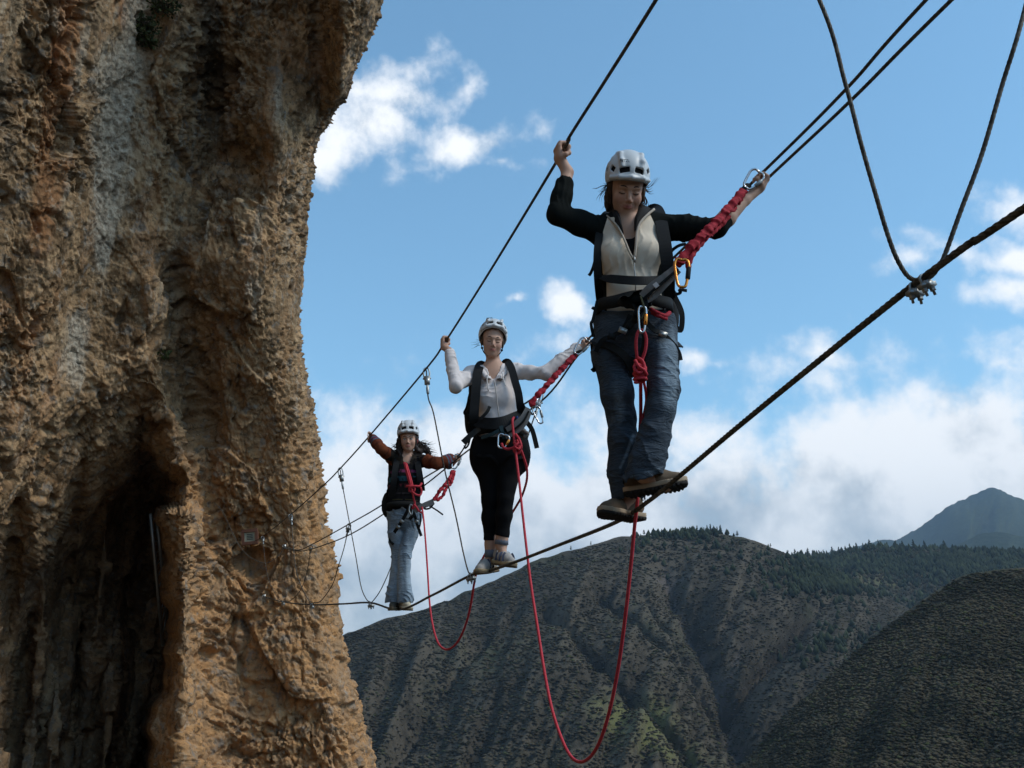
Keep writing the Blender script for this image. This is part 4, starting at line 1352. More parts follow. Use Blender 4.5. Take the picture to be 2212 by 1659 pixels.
class Head:
    def __init__(self, c, M, s=1.0):
        self.c, self.M, self.s = V3(c), M, s
    def w(self, x, y, z):
        """local (x right, y forward out of the face, z up) to world"""
        return self.c + self.M @ (V3((x, -y, z)) * self.s)
    def solid(self, vx, smile=0.0, mouth_open=0.0):
        s, M, W = self.s, self.M, self.w
        vx.ell(W(0, -.012, .035), V3((.073, .092, .085)) * s, M, .02)
        vx.ell(W(0, .022, -.032), V3((.0595, .066, .080)) * s, M, .03)
        vx.ell(W(0, .030, -.066), V3((.043, .048, .048)) * s, M, .03)
        vx.ell(W(0, .060, -.098), V3((.019, .018, .016)) * s, M, .025)
        for q in (-1, 1):
            vx.ell(W(q * .036, .056, -.034), V3((.023, .022, .024)) * s, M, .022)
            vx.cone(W(q * .010, .083, .014), W(q * .042, .070, .014), .011 * s, .009 * s, .016)
        for q in (-1, 1):
            vx.ell(W(q * .030, .094, -.006), V3((.019, .017, .011)) * s, M, .012, cut=True)
            vx.ell(W(q * .030, .0705, -.008), V3((.0145, .0125, .0105)) * s, M, .003)
        vx.cone(W(0, .082, .004), W(0, .107, -.036), .0068 * s, .0100 * s, .009)
        vx.ell(W(0, .103, -.040), V3((.0085, .009, .0075)) * s, M, .005)
        for q in (-1, 1):
            vx.ell(W(q * .0115, .090, -.043), V3((.0068, .008, .0058)) * s, M, .005)
            sm = smile
            vx.chain([W(0, .0905, -.0625), W(q * .012, .0875, -.0620 + .002 * sm), W(q * (.025 + .005 * sm), .076 - .004 * sm, -.0635 + .008 * sm)], [.0040 * s, .0036 * s, .0020 * s], .004)
            vx.chain([W(0, .0890, -.0735), W(q * .011, .0865, -.0725 + .001 * sm), W(q * .023, .076, -.0665 + .006 * sm)], [.0050 * s, .0044 * s, .0022 * s], .004)
            vx.chain([W(q * .000, .0965, -.0675), W(q * .012, .0930, -.067 + .002 * sm), W(q * (.025 + .006 * sm), .080 - .005 * sm, -.065 + .008 * sm)], [.0022 * s] * 3, .003, cut=True)
            vx.ell(W(q * .074, -.004, -.012), V3((.008, .017, .029)) * s, M, .008)
            if smile: # fold beside the mouth
                vx.chain([W(q * .018, .093, -.040), W(q * .031, .083, -.056), W(q * .032, .076, -.072)], [.0022 * s] * 3, .006, cut=True)
    def lip(self, v):
        q = (v - self.c) @ self.M / self.s
        y = -q[:, 1]
        return np.clip(1.35 - np.sqrt((q[:, 0] / .026) ** 2 + ((q[:, 2] + .0675) / .0105) ** 2) * (1 + 3 * (y < .065)), 0, 1)
    def blush(self, v):
        q = (v - self.c) @ self.M / self.s
        y = -q[:, 1]
        a = np.exp(-(((np.abs(q[:, 0]) - .036) / .018) ** 2 + ((q[:, 2] + .036) / .018) ** 2)) * (y > .04)
        return a + .7 * np.exp(-((q[:, 0] / .010) ** 2 + ((q[:, 2] + .038) / .010) ** 2)) * (y > .08)
    def features(self, root, eyes_open=False, brow=1.0, smile=0):
        s, W = self.s, self.w
        for q in (-1, 1):
            k = Bag()
            k.tube(catmull([W(q * .012, .0915, .014), W(q * .026, .0870, .0205), W(q * .043, .0745, .0165), W(q * .049, .066, .011)], 5), np.array([.0028] * 6 + [.0032] * 5 + [.0022] * 5)[:16] * s * brow, 6)
            k.build('eyebrow', M_brow, root)
            k = Bag()
            zl = -.0095 if not eyes_open else -.0015
            k.tube(catmull([W(q * .0165, .0795, zl - .001), W(q * .024, .0842, zl - (.0035 if not eyes_open else -.002)), W(q * .033, .0838, zl - (.0035 if not eyes_open else -.002)), W(q * .0435, .0750, zl + .000)], 5), .0019 * s, 5)
            k.build('eyelashes', M_brow, root)
            if eyes_open:
                k = Bag(); k.ball(W(q * .030, .0745, -.0065), .0107 * s); e = k.build('eye', M_eye, root)
                k = Bag(); k.ball(W(q * .030, .0815, -.0065), np.array([.0052, .0045, .0052]) * s); k.build('iris', M_iris, e)

def grip_hand(vx, c, wrist, axis, s=1.0, k=.005, thumb=1, spread=1.0):
    """a hand closed round a cable: c centre of the grip, axis along the cable, knuckles on the far side of the wrist"""
    c, wrist, A = V3(c), V3(wrist), V3(axis)
    A /= np.linalg.norm(A)
    D = c - wrist
    D -= A * (D @ A)
    D /= np.linalg.norm(D)
    N = np.cross(A, D) * thumb         # palm faces N
    o = lambda a, d, n: c + (A * a + D * d + N * n) * s
    # palm
    pc = o(0, -.010, -.024)
    M = np.stack([A, D, N], 1)
    vx.rbox(pc, V3((.038, .040, .013)) * s, M, .012 * s, .006)
    vx.cone(wrist, o(0.006, -.030, -.022), .021 * s, .023 * s, .018)
    vx.cone(wrist, o(-0.012, -.030, -.022), .021 * s, .022 * s, .018)
    L = (.90, 1.0, 1.05, .96)
    for i, a in enumerate((-.031, -.0105, .0105, .031)):
        l = L[i]
        a *= spread
        pts = [o(a, .016, -.025), o(a, .032 * l, -.016), o(a * .97, .031 * l, .012), o(a * .93, .010, .026), o(a * .9, -.010 * l, .019)]
        vx.chain(pts, [.0105 * s, .0105 * s, .0092 * s, .0086 * s, .0070 * s], .0035)
    pts = [o(.022, -.036, -.022), o(.036, -.034, -.004), o(.034, -.026, .016), o(.016, -.016, .027)]
    vx.chain(pts, [.0155 * s, .0125 * s, .0105 * s, .0085 * s], .005)

def helmet(root, H, c, M, s=1.0, vents=True, text=None, strap=True):
    """climbing helmet: white shell with cut vents over dark foam, rim and chin strap"""
    c = V3(c)
    W = lambda x, y, z: c + M @ (V3((x, -y, z)) * s)
    h = .0038 * s if s < 1.2 else .004
    lo = c - .175 * s; hi = c + .175 * s
    vx = Vox(lo, hi, h)
    vx.ell(W(0, -.006, .0), V3((.104, .127, .112)) * s, M, .0)
    vx.ell(W(0, -.020, .030), V3((.088, .105, .088)) * s, M, .02)
    for q in (-1, 1):     # raised ribs over the crown
        pts = [W(q * .043, .112, .022), W(q * .050, .085, .068), W(q * .050, .03, .099), W(q * .046, -.05, .098), W(q * .04, -.11, .05)]
        vx.chain(pts, [.008 * s] * 5, .014)
    vx.chain([W(-.090, .068, -.014), W(-.055, .112, -.008), W(0, .127, -.006), W(.055, .112, -.008), W(.090, .068, -.014)], [.008 * s] * 5, .016)
    vx.ell(W(0, -.006, -.006), V3((.094, .117, .102)) * s, M, .004, cut=True)
    vx.plane(W(0, .11, -.022), M @ V3((0, -.16, -1)), .006)
    vx.plane(W(0, -.03, -.050), M @ V3((0, .15, -1)), .006)
    if vents:
        def cutv(x, y, z, dx, dy, dz, hx, hz, tw=0.0):
            d = V3((dx, -dy, dz)); d = d / np.linalg.norm(d)
            zz_ = V3((0, 0, 1)); xx_ = np.cross(-d, zz_); xx_ /= np.linalg.norm(xx_); zz_ = np.cross(xx_, -d)
            B = np.stack([xx_ * math.cos(tw) + zz_ * math.sin(tw), -d, zz_ * math.cos(tw) - xx_ * math.sin(tw)], 1)
            vx.rbox(W(x, y, z), V3((hx, .040, hz)) * s, (M @ B).astype(np.float32), .004 * s, .002, cut=True)
        for q in (-1, 1):
            cutv(q * .034, .105, .026, q * .3, 1, .25, .0230, .0130, q * -.22)
            cutv(q * .083, .060, .028, q * 1, .6, .3, .018, .0110, q * .35)
            cutv(q * .096, .0, .02, q * 1, .0, .25, .019, .009, 0)
            cutv(q * .080, -.03, .06, q * 1, -.2, .8, .02, .008, 0)
            cutv(q * .03, -.11, .04, q * .3, -1, .5, .018, .010, 0)
    shell = vx.mesh('helmet', M_helmet, root)
    vx = Vox(lo, hi, .006 * s)
    vx.ell(W(0, -.006, -.004), V3((.0915, .1145, .099)) * s, M, .0)
    vx.ell(W(0, -.004, -.022), V3((.077, .100, .085)) * s, M, .004, cut=True)
    vx.plane(W(0, .11, -.012), M @ V3((0, -.16, -1)), .004)
    vx.plane(W(0, -.03, -.042), M @ V3((0, .15, -1)), .004)
    vx.mesh('helmet_liner', M_helmetin, shell)
    k = Bag()
    k.tube(catmull([W(-.088, .066, -.026), W(-.055, .107, -.020), W(0, .122, -.017), W(.055, .107, -.020), W(.088, .066, -.026)], 6), .0035 * s, 6)
    k.build('rim', mat('rim_grey', (.30, .32, .32), .6), shell)
    if text:
        cu = bpy.data.curves.new('logo', 'FONT'); cu.body = text; cu.size = .017 * s; cu.extrude = .0008; cu.align_x = 'CENTER'
        to = bpy.data.objects.new('logo', cu); COL.objects.link(to)
        px_, pz_ = (-.038, .062) if text != 'small' else (0, 0)
        pos = W(px_, .106, pz_)
        zax = M @ V3((-.30, -1, .50)); zax /= np.linalg.norm(zax)
        xax = M @ V3((1, -.30, 0)); xax -= zax * (xax @ zax); xax /= np.linalg.norm(xax)
        yax = np.cross(zax, xax)
        mw = Matrix(((xax[0], yax[0], zax[0], pos[0]), (xax[1], yax[1], zax[1], pos[1]), (xax[2], yax[2], zax[2], pos[2]), (0, 0, 0, 1)))
        cu.materials.append(M_print)
        me = bpy.data.meshes.new_from_object(to)
        bpy.data.objects.remove(to)
        me.transform(mw)
        lo_ = bpy.data.objects.new('logo', me); COL.objects.link(lo_)
        me.materials.clear(); me.materials.append(M_print)
        lo_.parent = shell
    if strap:
        k = Bag()
        for q in (-1, 1):
            k.tube([c + M @ (V3((q * .086, .0, -.03)) * s), H.w(q * .070, .018, -.050), H.w(q * .046, .040, -.095), H.w(0, .058, -.118)], .0035 * s, 6, 6)
            k.ball(H.w(q * .069, .020, -.055), .009 * s, 8)
        k.build('chin_strap', M_web, root)
    return shell

def strands(name, root, roots, dirs, length, n, r, material, seed=1, curl=0.2, wind=(0, 0, 0), grav=.5, seg=9):
    r2 = np.random.default_rng(seed)
    k = Bag()
    for i in range(n):
        j = r2.integers(0, len(roots))
        p = np.array(roots[j], float) + r2.normal(size=3) * .010
        d = np.array(dirs[j], float) + r2.normal(size=3) * .14
        d /= np.linalg.norm(d)
        L = length * (.5 + .7 * r2.random())
        pts = [p]
        ph = r2.random() * 6.28
        for q in range(seg):
            t = (q + 1) / seg
            d = d + np.array(wind) * .16 * t + np.array((0, 0, -grav)) * .13 + r2.normal(size=3) * .02 + curl * .5 * np.array((math.cos(ph + t * 7), math.sin(ph + t * 5), math.sin(ph + t * 6)))
            d /= np.linalg.norm(d)
            pts.append(pts[-1] + d * L / seg)
        k.tube(pts, np.linspace(r, r * .25, seg + 1), 4, 3)
        # resize radii handled by tube broadcasting
    return k.build(name, material, root)

def locks(name, root, H, specs, material, seed=1, r=.0032):
    """wind-blown locks: each spec is (start, bend, tip) in head coordinates, a number of strands and a scatter"""
    r2 = np.random.default_rng(seed)
    k = Bag()
    for a_, b_, c_, d_, n, sc in specs:
        for i in range(n):
            o = r2.normal(size=3) * sc
            L = .55 + .6 * r2.random()
            pts = [V3(a_) + o * .5]
            for q_, w_ in ((b_, 1.0), (c_, 1.6), (d_, 2.6)):
                pts.append(V3(a_) + (V3(q_) - V3(a_)) * L + o * w_)
            pts = [H.w(*p_) for p_ in pts]
            k.tube(pts, np.array([r, r * .9, r * .6, r * .15]) * (.5 + .8 * r2.random()), 4, 6)
    return k.build(name, material, root)

def strands_tube_fix():
    """Bag.tube with smoothing needs radii of the smoothed length"""
    old = Bag.tube
    def tube(self, pts, r, sides=8, smooth=0):
        if smooth:
            q = catmull(pts, smooth)
            r = np.asarray(r, float)
            if r.ndim:
                r = np.interp(np.linspace(0, 1, len(q)), np.linspace(0, 1, len(r)), r)
            pts = q
        return self.add(*tube_vf(pts, r, sides))
    Bag.tube = tube
strands_tube_fix()

def carabiner(name, root, top, bottom, width, r, material, gate=None, hint=(0, -1, 0)):
    """pear shaped ring from top to bottom with a screw gate on one side"""
    t, b_ = V3(top), V3(bottom)
    d = b_ - t; L = np.linalg.norm(d); d /= L
    x = np.cross(d, V3(hint)); x /= np.linalg.norm(x)
    out = [(0.0, .0), (.32, -.03), (.50, .14), (.46, .45), (.34, .86), (.18, .99), (0, 1.0), (-.18, .98), (-.30, .84), (-.44, .45), (-.48, .14), (-.30, -.02), (0, 0)]
    pts = [t + d * L * q + x * width * p_ for p_, q in out]
    k = Bag(); k.tube(pts, r, 8, 5)
    o = k.build(name, material, root)
    g0, g1 = t + d * L * .25 - x * width * .475, t + d * L * .72 - x * width * .37
    k = Bag(); k.tube([g0, g0 * .9 + g1 * .1, g0 * .1 + g1 * .9, g1], [r, r * 1.7, r * 1.7, r], 8)
    k.build('gate', gate or M_zinc, o)
    return o

def crinkle_web(name, root, path, width, r0, seed, material=None):
    """elastic webbing gathered into ridges along its length"""
    p = resample(catmull(path, 10), .004)
    c, t, n, b_ = frames(p)
    d = np.r_[0, np.cumsum(np.linalg.norm(np.diff(p, axis=0), axis=1))]
    r2 = np.random.default_rng(seed)
    ph = np.cumsum(.12 + 1.1 * r2.random(len(p)) ** 2) * 1.25
    hint = np.array((0, -1.0, .2))
    sd_ = np.cross(t, hint); sd_ /= np.linalg.norm(sd_, axis=1, keepdims=True)
    nn = np.cross(sd_, t)
    m = 14
    a_ = np.arange(m) * 2 * np.pi / m
    W_ = width * .5 * (1 + .15 * np.sin(ph) + .10 * np.sin(ph * .37 + 1))
    D_ = r0 * (1 + .22 * np.sin(ph + .8))
    v = (c[:, None, :] + sd_[:, None, :] * (np.cos(a_)[None, :, None] * W_[:, None, None]) + nn[:, None, :] * (np.sin(a_)[None, :, None] * D_[:, None, None])
         + (nn * (np.sin(ph * .5) * r0 * .35)[:, None])[:, None, :] + t[:, None, :] * (np.cos(a_ * 2 + ph[:, None] * .2) * .006)[..., None])
    i = np.arange(len(p) * m).reshape(len(p), m); j = np.roll(i, -1, axis=1)
    f = np.stack([i[:-1], j[:-1], j[1:], i[1:]], -1).reshape(-1, 4)
    return mesh_np(name, v.reshape(-1, 3), f, material or M_redweb, root)

def folds(axis_pt, axis_dir, amp, freq, seed=0, ring=0.5):
    """cloth folds: ridges that run across a limb plus some broad ones"""
    A = V3(axis_dir); A = A / np.linalg.norm(A)
    def fn(p):
        s = (p - V3(axis_pt)) @ A
        q = p * np.array([7, 7, 7]) + seed
        w_ = fbm(q.astype(np.float32), 2) * 9
        rd = np.abs(np.sin(s * freq + w_))
        msk = sst(fbm((p * 6 + seed + 30).astype(np.float32), 2), .40, .62)
        return -amp * ((1 - rd) ** 2 * ring * msk * 2 + (fbm((p * 16 + seed).astype(np.float32), 2) - .5) * .9)
    return fn

def shoe(root, heel, toe, up, s, cols, seed=0, lug=True, laces=True, wide=1.0, sole_h=.024):
    """trainer: padded upper, pale midsole, lugged outsole and laces; heel and toe are points on the sole"""
    heel, toe, up = V3(heel), V3(toe), V3(up)
    F = toe - heel; L = np.linalg.norm(F); F /= L
    up = up - F * (up @ F); up /= np.linalg.norm(up)
    S = np.cross(F, up)
    M = np.stack([F, S, up], 1)
    O = lambda f, s_, u: heel + F * (f * L) + S * s_ * wide * L / .27 + up * u * L / .27
    g = L / .27
    lo = np.minimum.reduce([O(f, q, u) for f in (-.1, 1.1) for q in (-.07, .07) for u in (-.04, .15)]) - .03
    hi = np.maximum.reduce([O(f, q, u) for f in (-.1, 1.1) for q in (-.07, .07) for u in (-.04, .15)]) + .03
    h = max(.004, .0042 * s)
    vx = Vox(lo, hi, h)
    sy = 1
    vx.chain([O(.12, 0, .060), O(.35, 0, .056), O(.62, .0, .046), O(.86, 0, .034)], [.036 * g, .037 * g, .040 * g, .034 * g], .02)
    vx.chain([O(.14, 0, .075), O(.20, 0, .110)], [.036 * g, .038 * g], .02)
    vx.chain([O(.40, 0, .075), O(.60, 0, .062)], [.024 * g, .024 * g], .02)
    vx.cone(O(.17, 0, .10), O(.18, 0, .17), .030 * g, .034 * g, .006, cut=True)
    vx.plane(O(.5, 0, .022), -up, .004)
    vx.wrinkle(lambda p: (fbm(p * 40 + seed, 2) - .5) * .004)
    up_o = vx.mesh('shoe', cols[0], root)
    outl = [(0.0, .028), (.10, .036), (.30, .032), (.52, .035), (.74, .045), (.90, .038), (1.0, .020)]
    def slab(vx_, u0, u1, grow):
        for i in range(len(outl) - 1):
            pass
        def fn(gp):
            q = (gp - heel) @ M
            fl = q[..., 0] / L
            hw = np.interp(np.clip(fl, 0, 1), [o_[0] for o_ in outl], [o_[1] for o_ in outl]) * g * wide + grow
            rise = .012 * g * np.clip((fl - .78) / .22, 0, 1.2) ** 2 + .005 * g * np.clip((.1 - fl) / .1, 0, 1)
            u = q[..., 2] - rise
            dside = np.abs(q[..., 1]) - hw
            dend = np.maximum(-fl * L - .006, (fl - 1.02) * L)
            dxy = np.maximum(dside, dend)
            dxy = np.where((dside > -.02) & (dend > -.02), np.maximum(dxy, np.hypot(np.maximum(dside + .02, 0), np.maximum(dend + .02, 0)) - .02), dxy)
            dz = np.maximum(u0 * g - u, u - u1 * g)
            return np.maximum(dxy, dz)
        vx_.put(lo, hi, fn, 0)
    vx = Vox(lo, hi, h)
    slab(vx, .008, .030, .003)
    mid = vx.mesh('midsole', cols[1], up_o, smooth=1)
    vx = Vox(lo, hi, h)
    slab(vx, -.006, .010, .004)
    if lug:
        vx.wrinkle(lambda p: .0045 * (np.sin(((p - heel) @ F) * 330) > .2) * (((p - heel) @ up) < .004 * g) - 0.0, .02)
    vx.mesh('outsole', cols[2], up_o, smooth=1)
    if laces:
        k = Bag()
        for i in range(5):
            f0 = .40 + i * .075
            zz = .098 - i * .0085
            k.tube([O(f0, -.022, zz - .012), O(f0 + .02, -.008, zz + .001), O(f0 + .03, .008, zz + .001), O(f0 + .05, .022, zz - .012)], .0028 * g, 5, 4)
        k.tube([O(.38, .01, .10), O(.33, .035, .098), O(.40, .04, .085)], .002 * g, 5, 4)
        k.tube([O(.38, -.01, .10), O(.35, -.034, .098), O(.43, -.042, .08)], .002 * g, 5, 4)
        k.build('laces', cols[3], up_o)
    return up_o, O

def poly_sd(U_, V_, poly):
    """signed distance to a polygon, negative inside"""
    p = np.array(poly, float)
    best = np.full(U_.shape, 1e9)
    ins = np.zeros(U_.shape, bool)
    n = len(p)
    for i in range(n):
        x0, y0 = p[i]; x1, y1 = p[(i + 1) % n]
        dx, dy = x1 - x0, y1 - y0
        t = np.clip(((U_ - x0) * dx + (V_ - y0) * dy) / (dx * dx + dy * dy + 1e-9), 0, 1)
        best = np.minimum(best, np.hypot(U_ - x0 - t * dx, V_ - y0 - t * dy))
        c = ((y0 > V_) != (y1 > V_)) & (U_ < (x1 - x0) * (V_ - y0) / (y1 - y0 + 1e-12) + x0)
        ins ^= c
    return np.where(ins, -best, best)

def two_tone(dark, light, attr='panel', rough=.95, extra=None):
    def fn(N, bs):
        pos = N.new('ShaderNodeNewGeometry').outputs['Position']
        at = N.new('ShaderNodeAttribute', attribute_name=attr).outputs['Fac']
        n = N.noise(pos, 300, 3, .6)
        n2 = N.noise(pos, 12, 4, .6)
        lt = N.mix(n2, tuple(x * .85 for x in light), tuple(x * 1.1 for x in light))
        col = N.mix(N.ss(at, .45, .55), dark, lt)
        N.l.new(col, bs.inputs['Base Color'])
        bump(N, bs, n, .5, .0012)
    return fn

# ================================================================== the front climber
def front_climber():
    Y0 = 4.45
    base = P(1375, 1105, Y0)
    root = empty('person', base, 'front climber in cream fleece and blue jeans looking down at the foot cable', 'person')
    bpy.context.view_layer.update()
    Q = lambda u, v, Y=Y0: P(u, v, Y)
    S1 = lambda n, Y=Y0: n * (Y * CP + 1.7 * SP) / FPX
    # joints
    hd = Q(1353, 409, 4.38)
    HM = rotm(4, 33, 3)
    H = Head(hd, HM, 1.06)
    neck0, neck1 = Q(1358, 486, 4.47), Q(1355, 445, 4.45)
    shL, shR = Q(1300, 500, 4.46), Q(1420, 492, 4.46)
    elL, elR = Q(1204, 464, 4.34), Q(1548, 492, 4.36)
    wrL, wrR = Q(1226, 372, 4.38), Q(1609, 433, 4.42)
    hipL, hipR = Q(1328, 700, 4.48), Q(1418, 700, 4.46)
    knL, knR = Q(1343, 898, 4.50), Q(1428, 884, 4.38)
    anL, anR = Q(1356, 1075, 4.62), Q(1392, 1030, 4.42)
    # ---- skin: one continuous body
    vx = Vox(Q(1165, 1140, Y0) - Vector((.03, .55, .12)), V3((1.25, 4.95, 2.76)), .0050)
    H.solid(vx, smile=1.0)
    vx.chain([neck0 - Vector((0, 0, .05)), neck0, neck1], [.06, .050, .047], .03)
    vx.chain([Q(1368, 690), Q(1366, 630), Q(1360, 560), Q(1360, 515)], [.125, .108, .112, .118], .05, sy=1.6)
    vx.chain([shL, Q(1360, 500)], [.05, .07], .04)
    vx.chain([shR, Q(1360, 500)], [.05, .07], .04)
    vx.chain([shL, elL], [.046, .037], .03)
    vx.chain([elL, elL.lerp(wrL, .35), wrL], [.038, .041, .0265], .02)
    vx.chain([shR, elR], [.046, .037], .03)
    vx.chain([elR, elR.lerp(wrR, .35), wrR], [.037, .040, .0245], .02)
    for hp, kn, an in ((hipL, knL, anL), (hipR, knR, anR)):
        vx.chain([hp, hp.lerp(kn, .5), kn, kn.lerp(an, .35), an], [.066, .055, .046, .046, .034], .03)
    vx.chain([anL, Q(1340, 1104, 4.60)], [.036, .026], .01)
    vx.chain([anR, Q(1440, 1050, 4.40)], [.036, .026], .01)
    axL = handL[10] - handL[8]
    gL = V3(Q(1216, 327, 4.375))
    grip_hand(vx, gL, V3(wrL), axL, 1.0, thumb=-1)
    axR = handA[11] - handA[10]
    gR = V3(Q(1641, 391, 4.45))
    grip_hand(vx, gR, V3(wrR), axR, .92, thumb=1)
    vx.mesh('skin_body', M_skin, root, attrs={'lip': H.lip, 'blush': H.blush})
    H.features(root, eyes_open=False, smile=1)
    # ---- hair under the helmet, blown to one side
    vx = Vox(hd - Vector((.16, .16, .18)), hd + Vector((.16, .22, .14)), .006)
    vx.ell(H.w(0, -.03, .03), (.083, .090, .085), HM, .01)
    for q in (-1, 1):
        vx.ell(H.w(q * .071, -.01, -.018), (.016, .040, .048), HM, .02)
        vx.ell(H.w(q * .060, -.05, -.055), (.025, .030, .060), HM, .02)
    vx.ell(H.w(0, -.07, -.05), (.07, .03, .075), HM, .02)
    vx.wrinkle(lambda p: (fbm(p * np.array([60, 60, 18]), 3) - .5) * .018)
    vx.mesh('hair', M_hair, root)
    locks('hair_wisps', root, H, [
        ((.070, -.01, .030), (.092, .0, .015), (.112, .0, .026), (.138, .0, .066), 5, .004),
        ((.072, -.01, .015), (.098, .0, -.006), (.115, .0, -.012), (.132, .0, -.004), 5, .005),
        ((.072, -.01, -.01), (.090, .0, -.035), (.098, .0, -.065), (.086, .0, -.095), 12, .006),
        ((.066, -.02, -.05), (.088, .0, -.085), (.115, .0, -.100), (.145, .0, -.080), 10, .006),
        ((.070, .01, -.02), (.082, .02, -.045), (.070, .03, -.07), (.080, .03, -.10), 8, .005)], M_hair, 3, .0022)
    locks('hair_wisps', root, H, [
        ((-.070, -.01, .025), (-.092, .0, .005), (-.102, .0, -.014), (-.115, .0, -.022), 6, .005),
        ((-.070, -.01, .010), (-.094, .0, -.016), (-.104, .0, -.035), (-.100, .0, -.050), 12, .006),
        ((-.068, -.01, -.02), (-.080, .01, -.048), (-.076, .02, -.075), (-.082, .02, -.10), 9, .005),
        ((-.072, .0, .02), (-.11, .0, .01), (-.13, .0, .002), (-.150, .0, .004), 2, .004)], M_hair, 4, .0022)
    hc = H.w(0, -.008, .058)
    hl = helmet(root, H, hc, rotm(4, 30, 3), 1.0, text='PETZL', strap=False)
    # ---- undershirt
    vx = Vox(Q(1280, 640) - Vector((0, .2, 0)), Q(1440, 455) + Vector((0, .2, .02)), .006)
    vx.chain([Q(1366, 600), Q(1360, 540), Q(1360, 505)], [.12, .130, .128], .04, sy=1.5)
    vx.cone(Q(1357, 470, 4.36), Q(1356, 494, 4.36), .070, .050, .01, cut=True)
    vx.mesh('undershirt', M_shirt, root)
    # ---- fleece jacket: cream front panels, black sides and sleeves, collar open
    vx = Vox(Q(1165, 700) - Vector((.04, .30, .05)), Q(1590, 385) + Vector((.05, .35, .06)), .0055)
    vx.chain([Q(1370, 684), Q(1368, 640), Q(1366, 600), Q(1364, 550), Q(1361, 512)], [.143, .128, .126, .146, .142], .05, sy=1.42)
    vx.ell(Q(1325, 548, 4.38), (.060, .055, .062), None, .07)
    vx.ell(Q(1402, 546, 4.38), (.060, .055, .062), None, .07)
    vx.chain([shL, Q(1335, 490)], [.060, .062], .04)
    vx.chain([shR, Q(1385, 485)], [.058, .062], .04)
    vx.chain([shL, shL.lerp(elL, .5), elL], [.062, .056, .047], .035)
    sL = elL.lerp(wrL, .70)
    vx.chain([elL, elL.lerp(wrL, .4), sL], [.046, .047, .040], .02)
    vx.chain([shR, shR.lerp(elR, .5), elR], [.062, .055, .046], .035)
    sR = elR.lerp(wrR, .36)
    vx.chain([elR, sR], [.045, .041], .02)
    dL = (wrL - elL).normalized(); dR = (wrR - elR).normalized()
    vx.cone(sL, sL + dL * .10, .036, .036, .002, cut=True)
    vx.cone(sR, sR + dR * .10, .037, .037, .002, cut=True)
    vx.chain([Q(1325, 700, 4.44), Q(1415, 700, 4.44)], [.03, .03], .002, cut=False) if False else None
    vx.wrinkle(folds(elL, elL - shL, .0045, 95, 3, .7))
    vx.wrinkle(lambda p: (fbm(p * np.array([9, 9, 5]) + 3, 3) - .5) * .014)
    openV = [(1322, 455), (1336, 488), (1344, 510), (1357, 540), (1366, 562), (1371, 562), (1373, 540), (1374, 500), (1384, 472), (1398, 450)]
    def cutV(gp, f):
        Us, Vs = uv(gp)
        m = poly_sd(Us, Vs, openV) * .0021
        m = np.maximum(m, gp[..., 1] - (Y0 - .015))
        return np.maximum(f, -m)
    vx.all(cutV)
    # neck opening
    vx.cone(Q(1357, 455, 4.42), Q(1357, 500, 4.43), .070, .062, .006, cut=True)
    white = [(1312, 470), (1303, 500), (1298, 530), (1296, 548), (1300, 566), (1302, 590), (1310, 610), (1311, 672), (1345, 676), (1432, 668), (1430, 640), (1418, 600), (1424, 575),
             (1436, 552), (1430, 520), (1416, 488), (1404, 462)]
    def panel(v):
        Us, Vs = uv(v)
        d = poly_sd(Us, Vs, white)
        return np.clip(.5 - d * .12, 0, 1) * (v[:, 1] < Y0 + .02)
    M_fleece = mat('fleece_two_tone', rough=1, spec=.05, fn=two_tone((0.013, 0.015, 0.014), (0.78, 0.67, 0.53)))
    jk = vx.mesh('fleece_jacket', M_fleece, root, attrs={'panel': panel})
    # zip and collar flaps
    k = Bag()
    k.tube(PL([(1369, 556), (1371, 585), (1373, 608), (1373, 640), (1374, 672)], 4.325), .0035, 6, 4)
    k.build('zip', M_zinc, jk)
    k = Bag(); k.tube([Q(1370, 553, 4.315), Q(1371, 566, 4.31)], .006, 6); k.build('zip_pull', M_zinc, jk)
    def flap(pts_in, pts_out, name):
        a_ = catmull([Q(*p_) for p_ in pts_in], 6); b_ = catmull([Q(*p_) for p_ in pts_out], 6)
        n_ = len(a_)
        vs, fs = [], []
        m_ = 5
        for i in range(n_):
            for j in range(m_):
                t_ = j / (m_ - 1)
                q_ = a_[i] * (1 - t_) + b_[i] * t_
                q_ = q_ + np.array((0, -.020 * math.sin(math.pi * t_), 0.006 * math.sin(math.pi * t_)))
                vs.append(q_)
        for i in range(n_ - 1):
            for j in range(m_ - 1):
                c_ = i * m_ + j
                fs.append((c_, c_ + m_, c_ + m_ + 1, c_ + 1))
        vs = np.array(vs); n0 = len(vs)
        vs2 = vs + np.array((0, .009, 0))
        fs = np.array(fs)
        al = np.concatenate([fs, fs[:, ::-1] + n0])
        o_ = mesh_np(name, np.concatenate([vs, vs2]), al, M_lining, jk)
        return o_
    flap([(1316, 455, 4.47), (1320, 470, 4.40), (1334, 488, 4.345), (1346, 512, 4.325)], [(1345, 446, 4.45), (1336, 455, 4.40), (1341, 472, 4.36), (1347, 505, 4.345)], 'collar_flap')
    flap([(1408, 452, 4.45), (1398, 462, 4.38), (1382, 478, 4.345), (1374, 505, 4.33)], [(1372, 448, 4.44), (1374, 458, 4.40), (1370, 474, 4.37), (1371, 500, 4.35)], 'collar_flap')
    k = Bag()
    k.tube([Q(1311, 466, 4.40), Q(1322, 476, 4.365), Q(1336, 492, 4.335), Q(1348, 516, 4.315), Q(1360, 545, 4.312), Q(1368, 558, 4.315)], .0052, 6, 5)
    k.tube([Q(1413, 452, 4.39), Q(1400, 463, 4.36), Q(1384, 480, 4.335), Q(1376, 502, 4.32), Q(1374, 530, 4.312), Q(1371, 556, 4.315)], .0062, 6, 5)
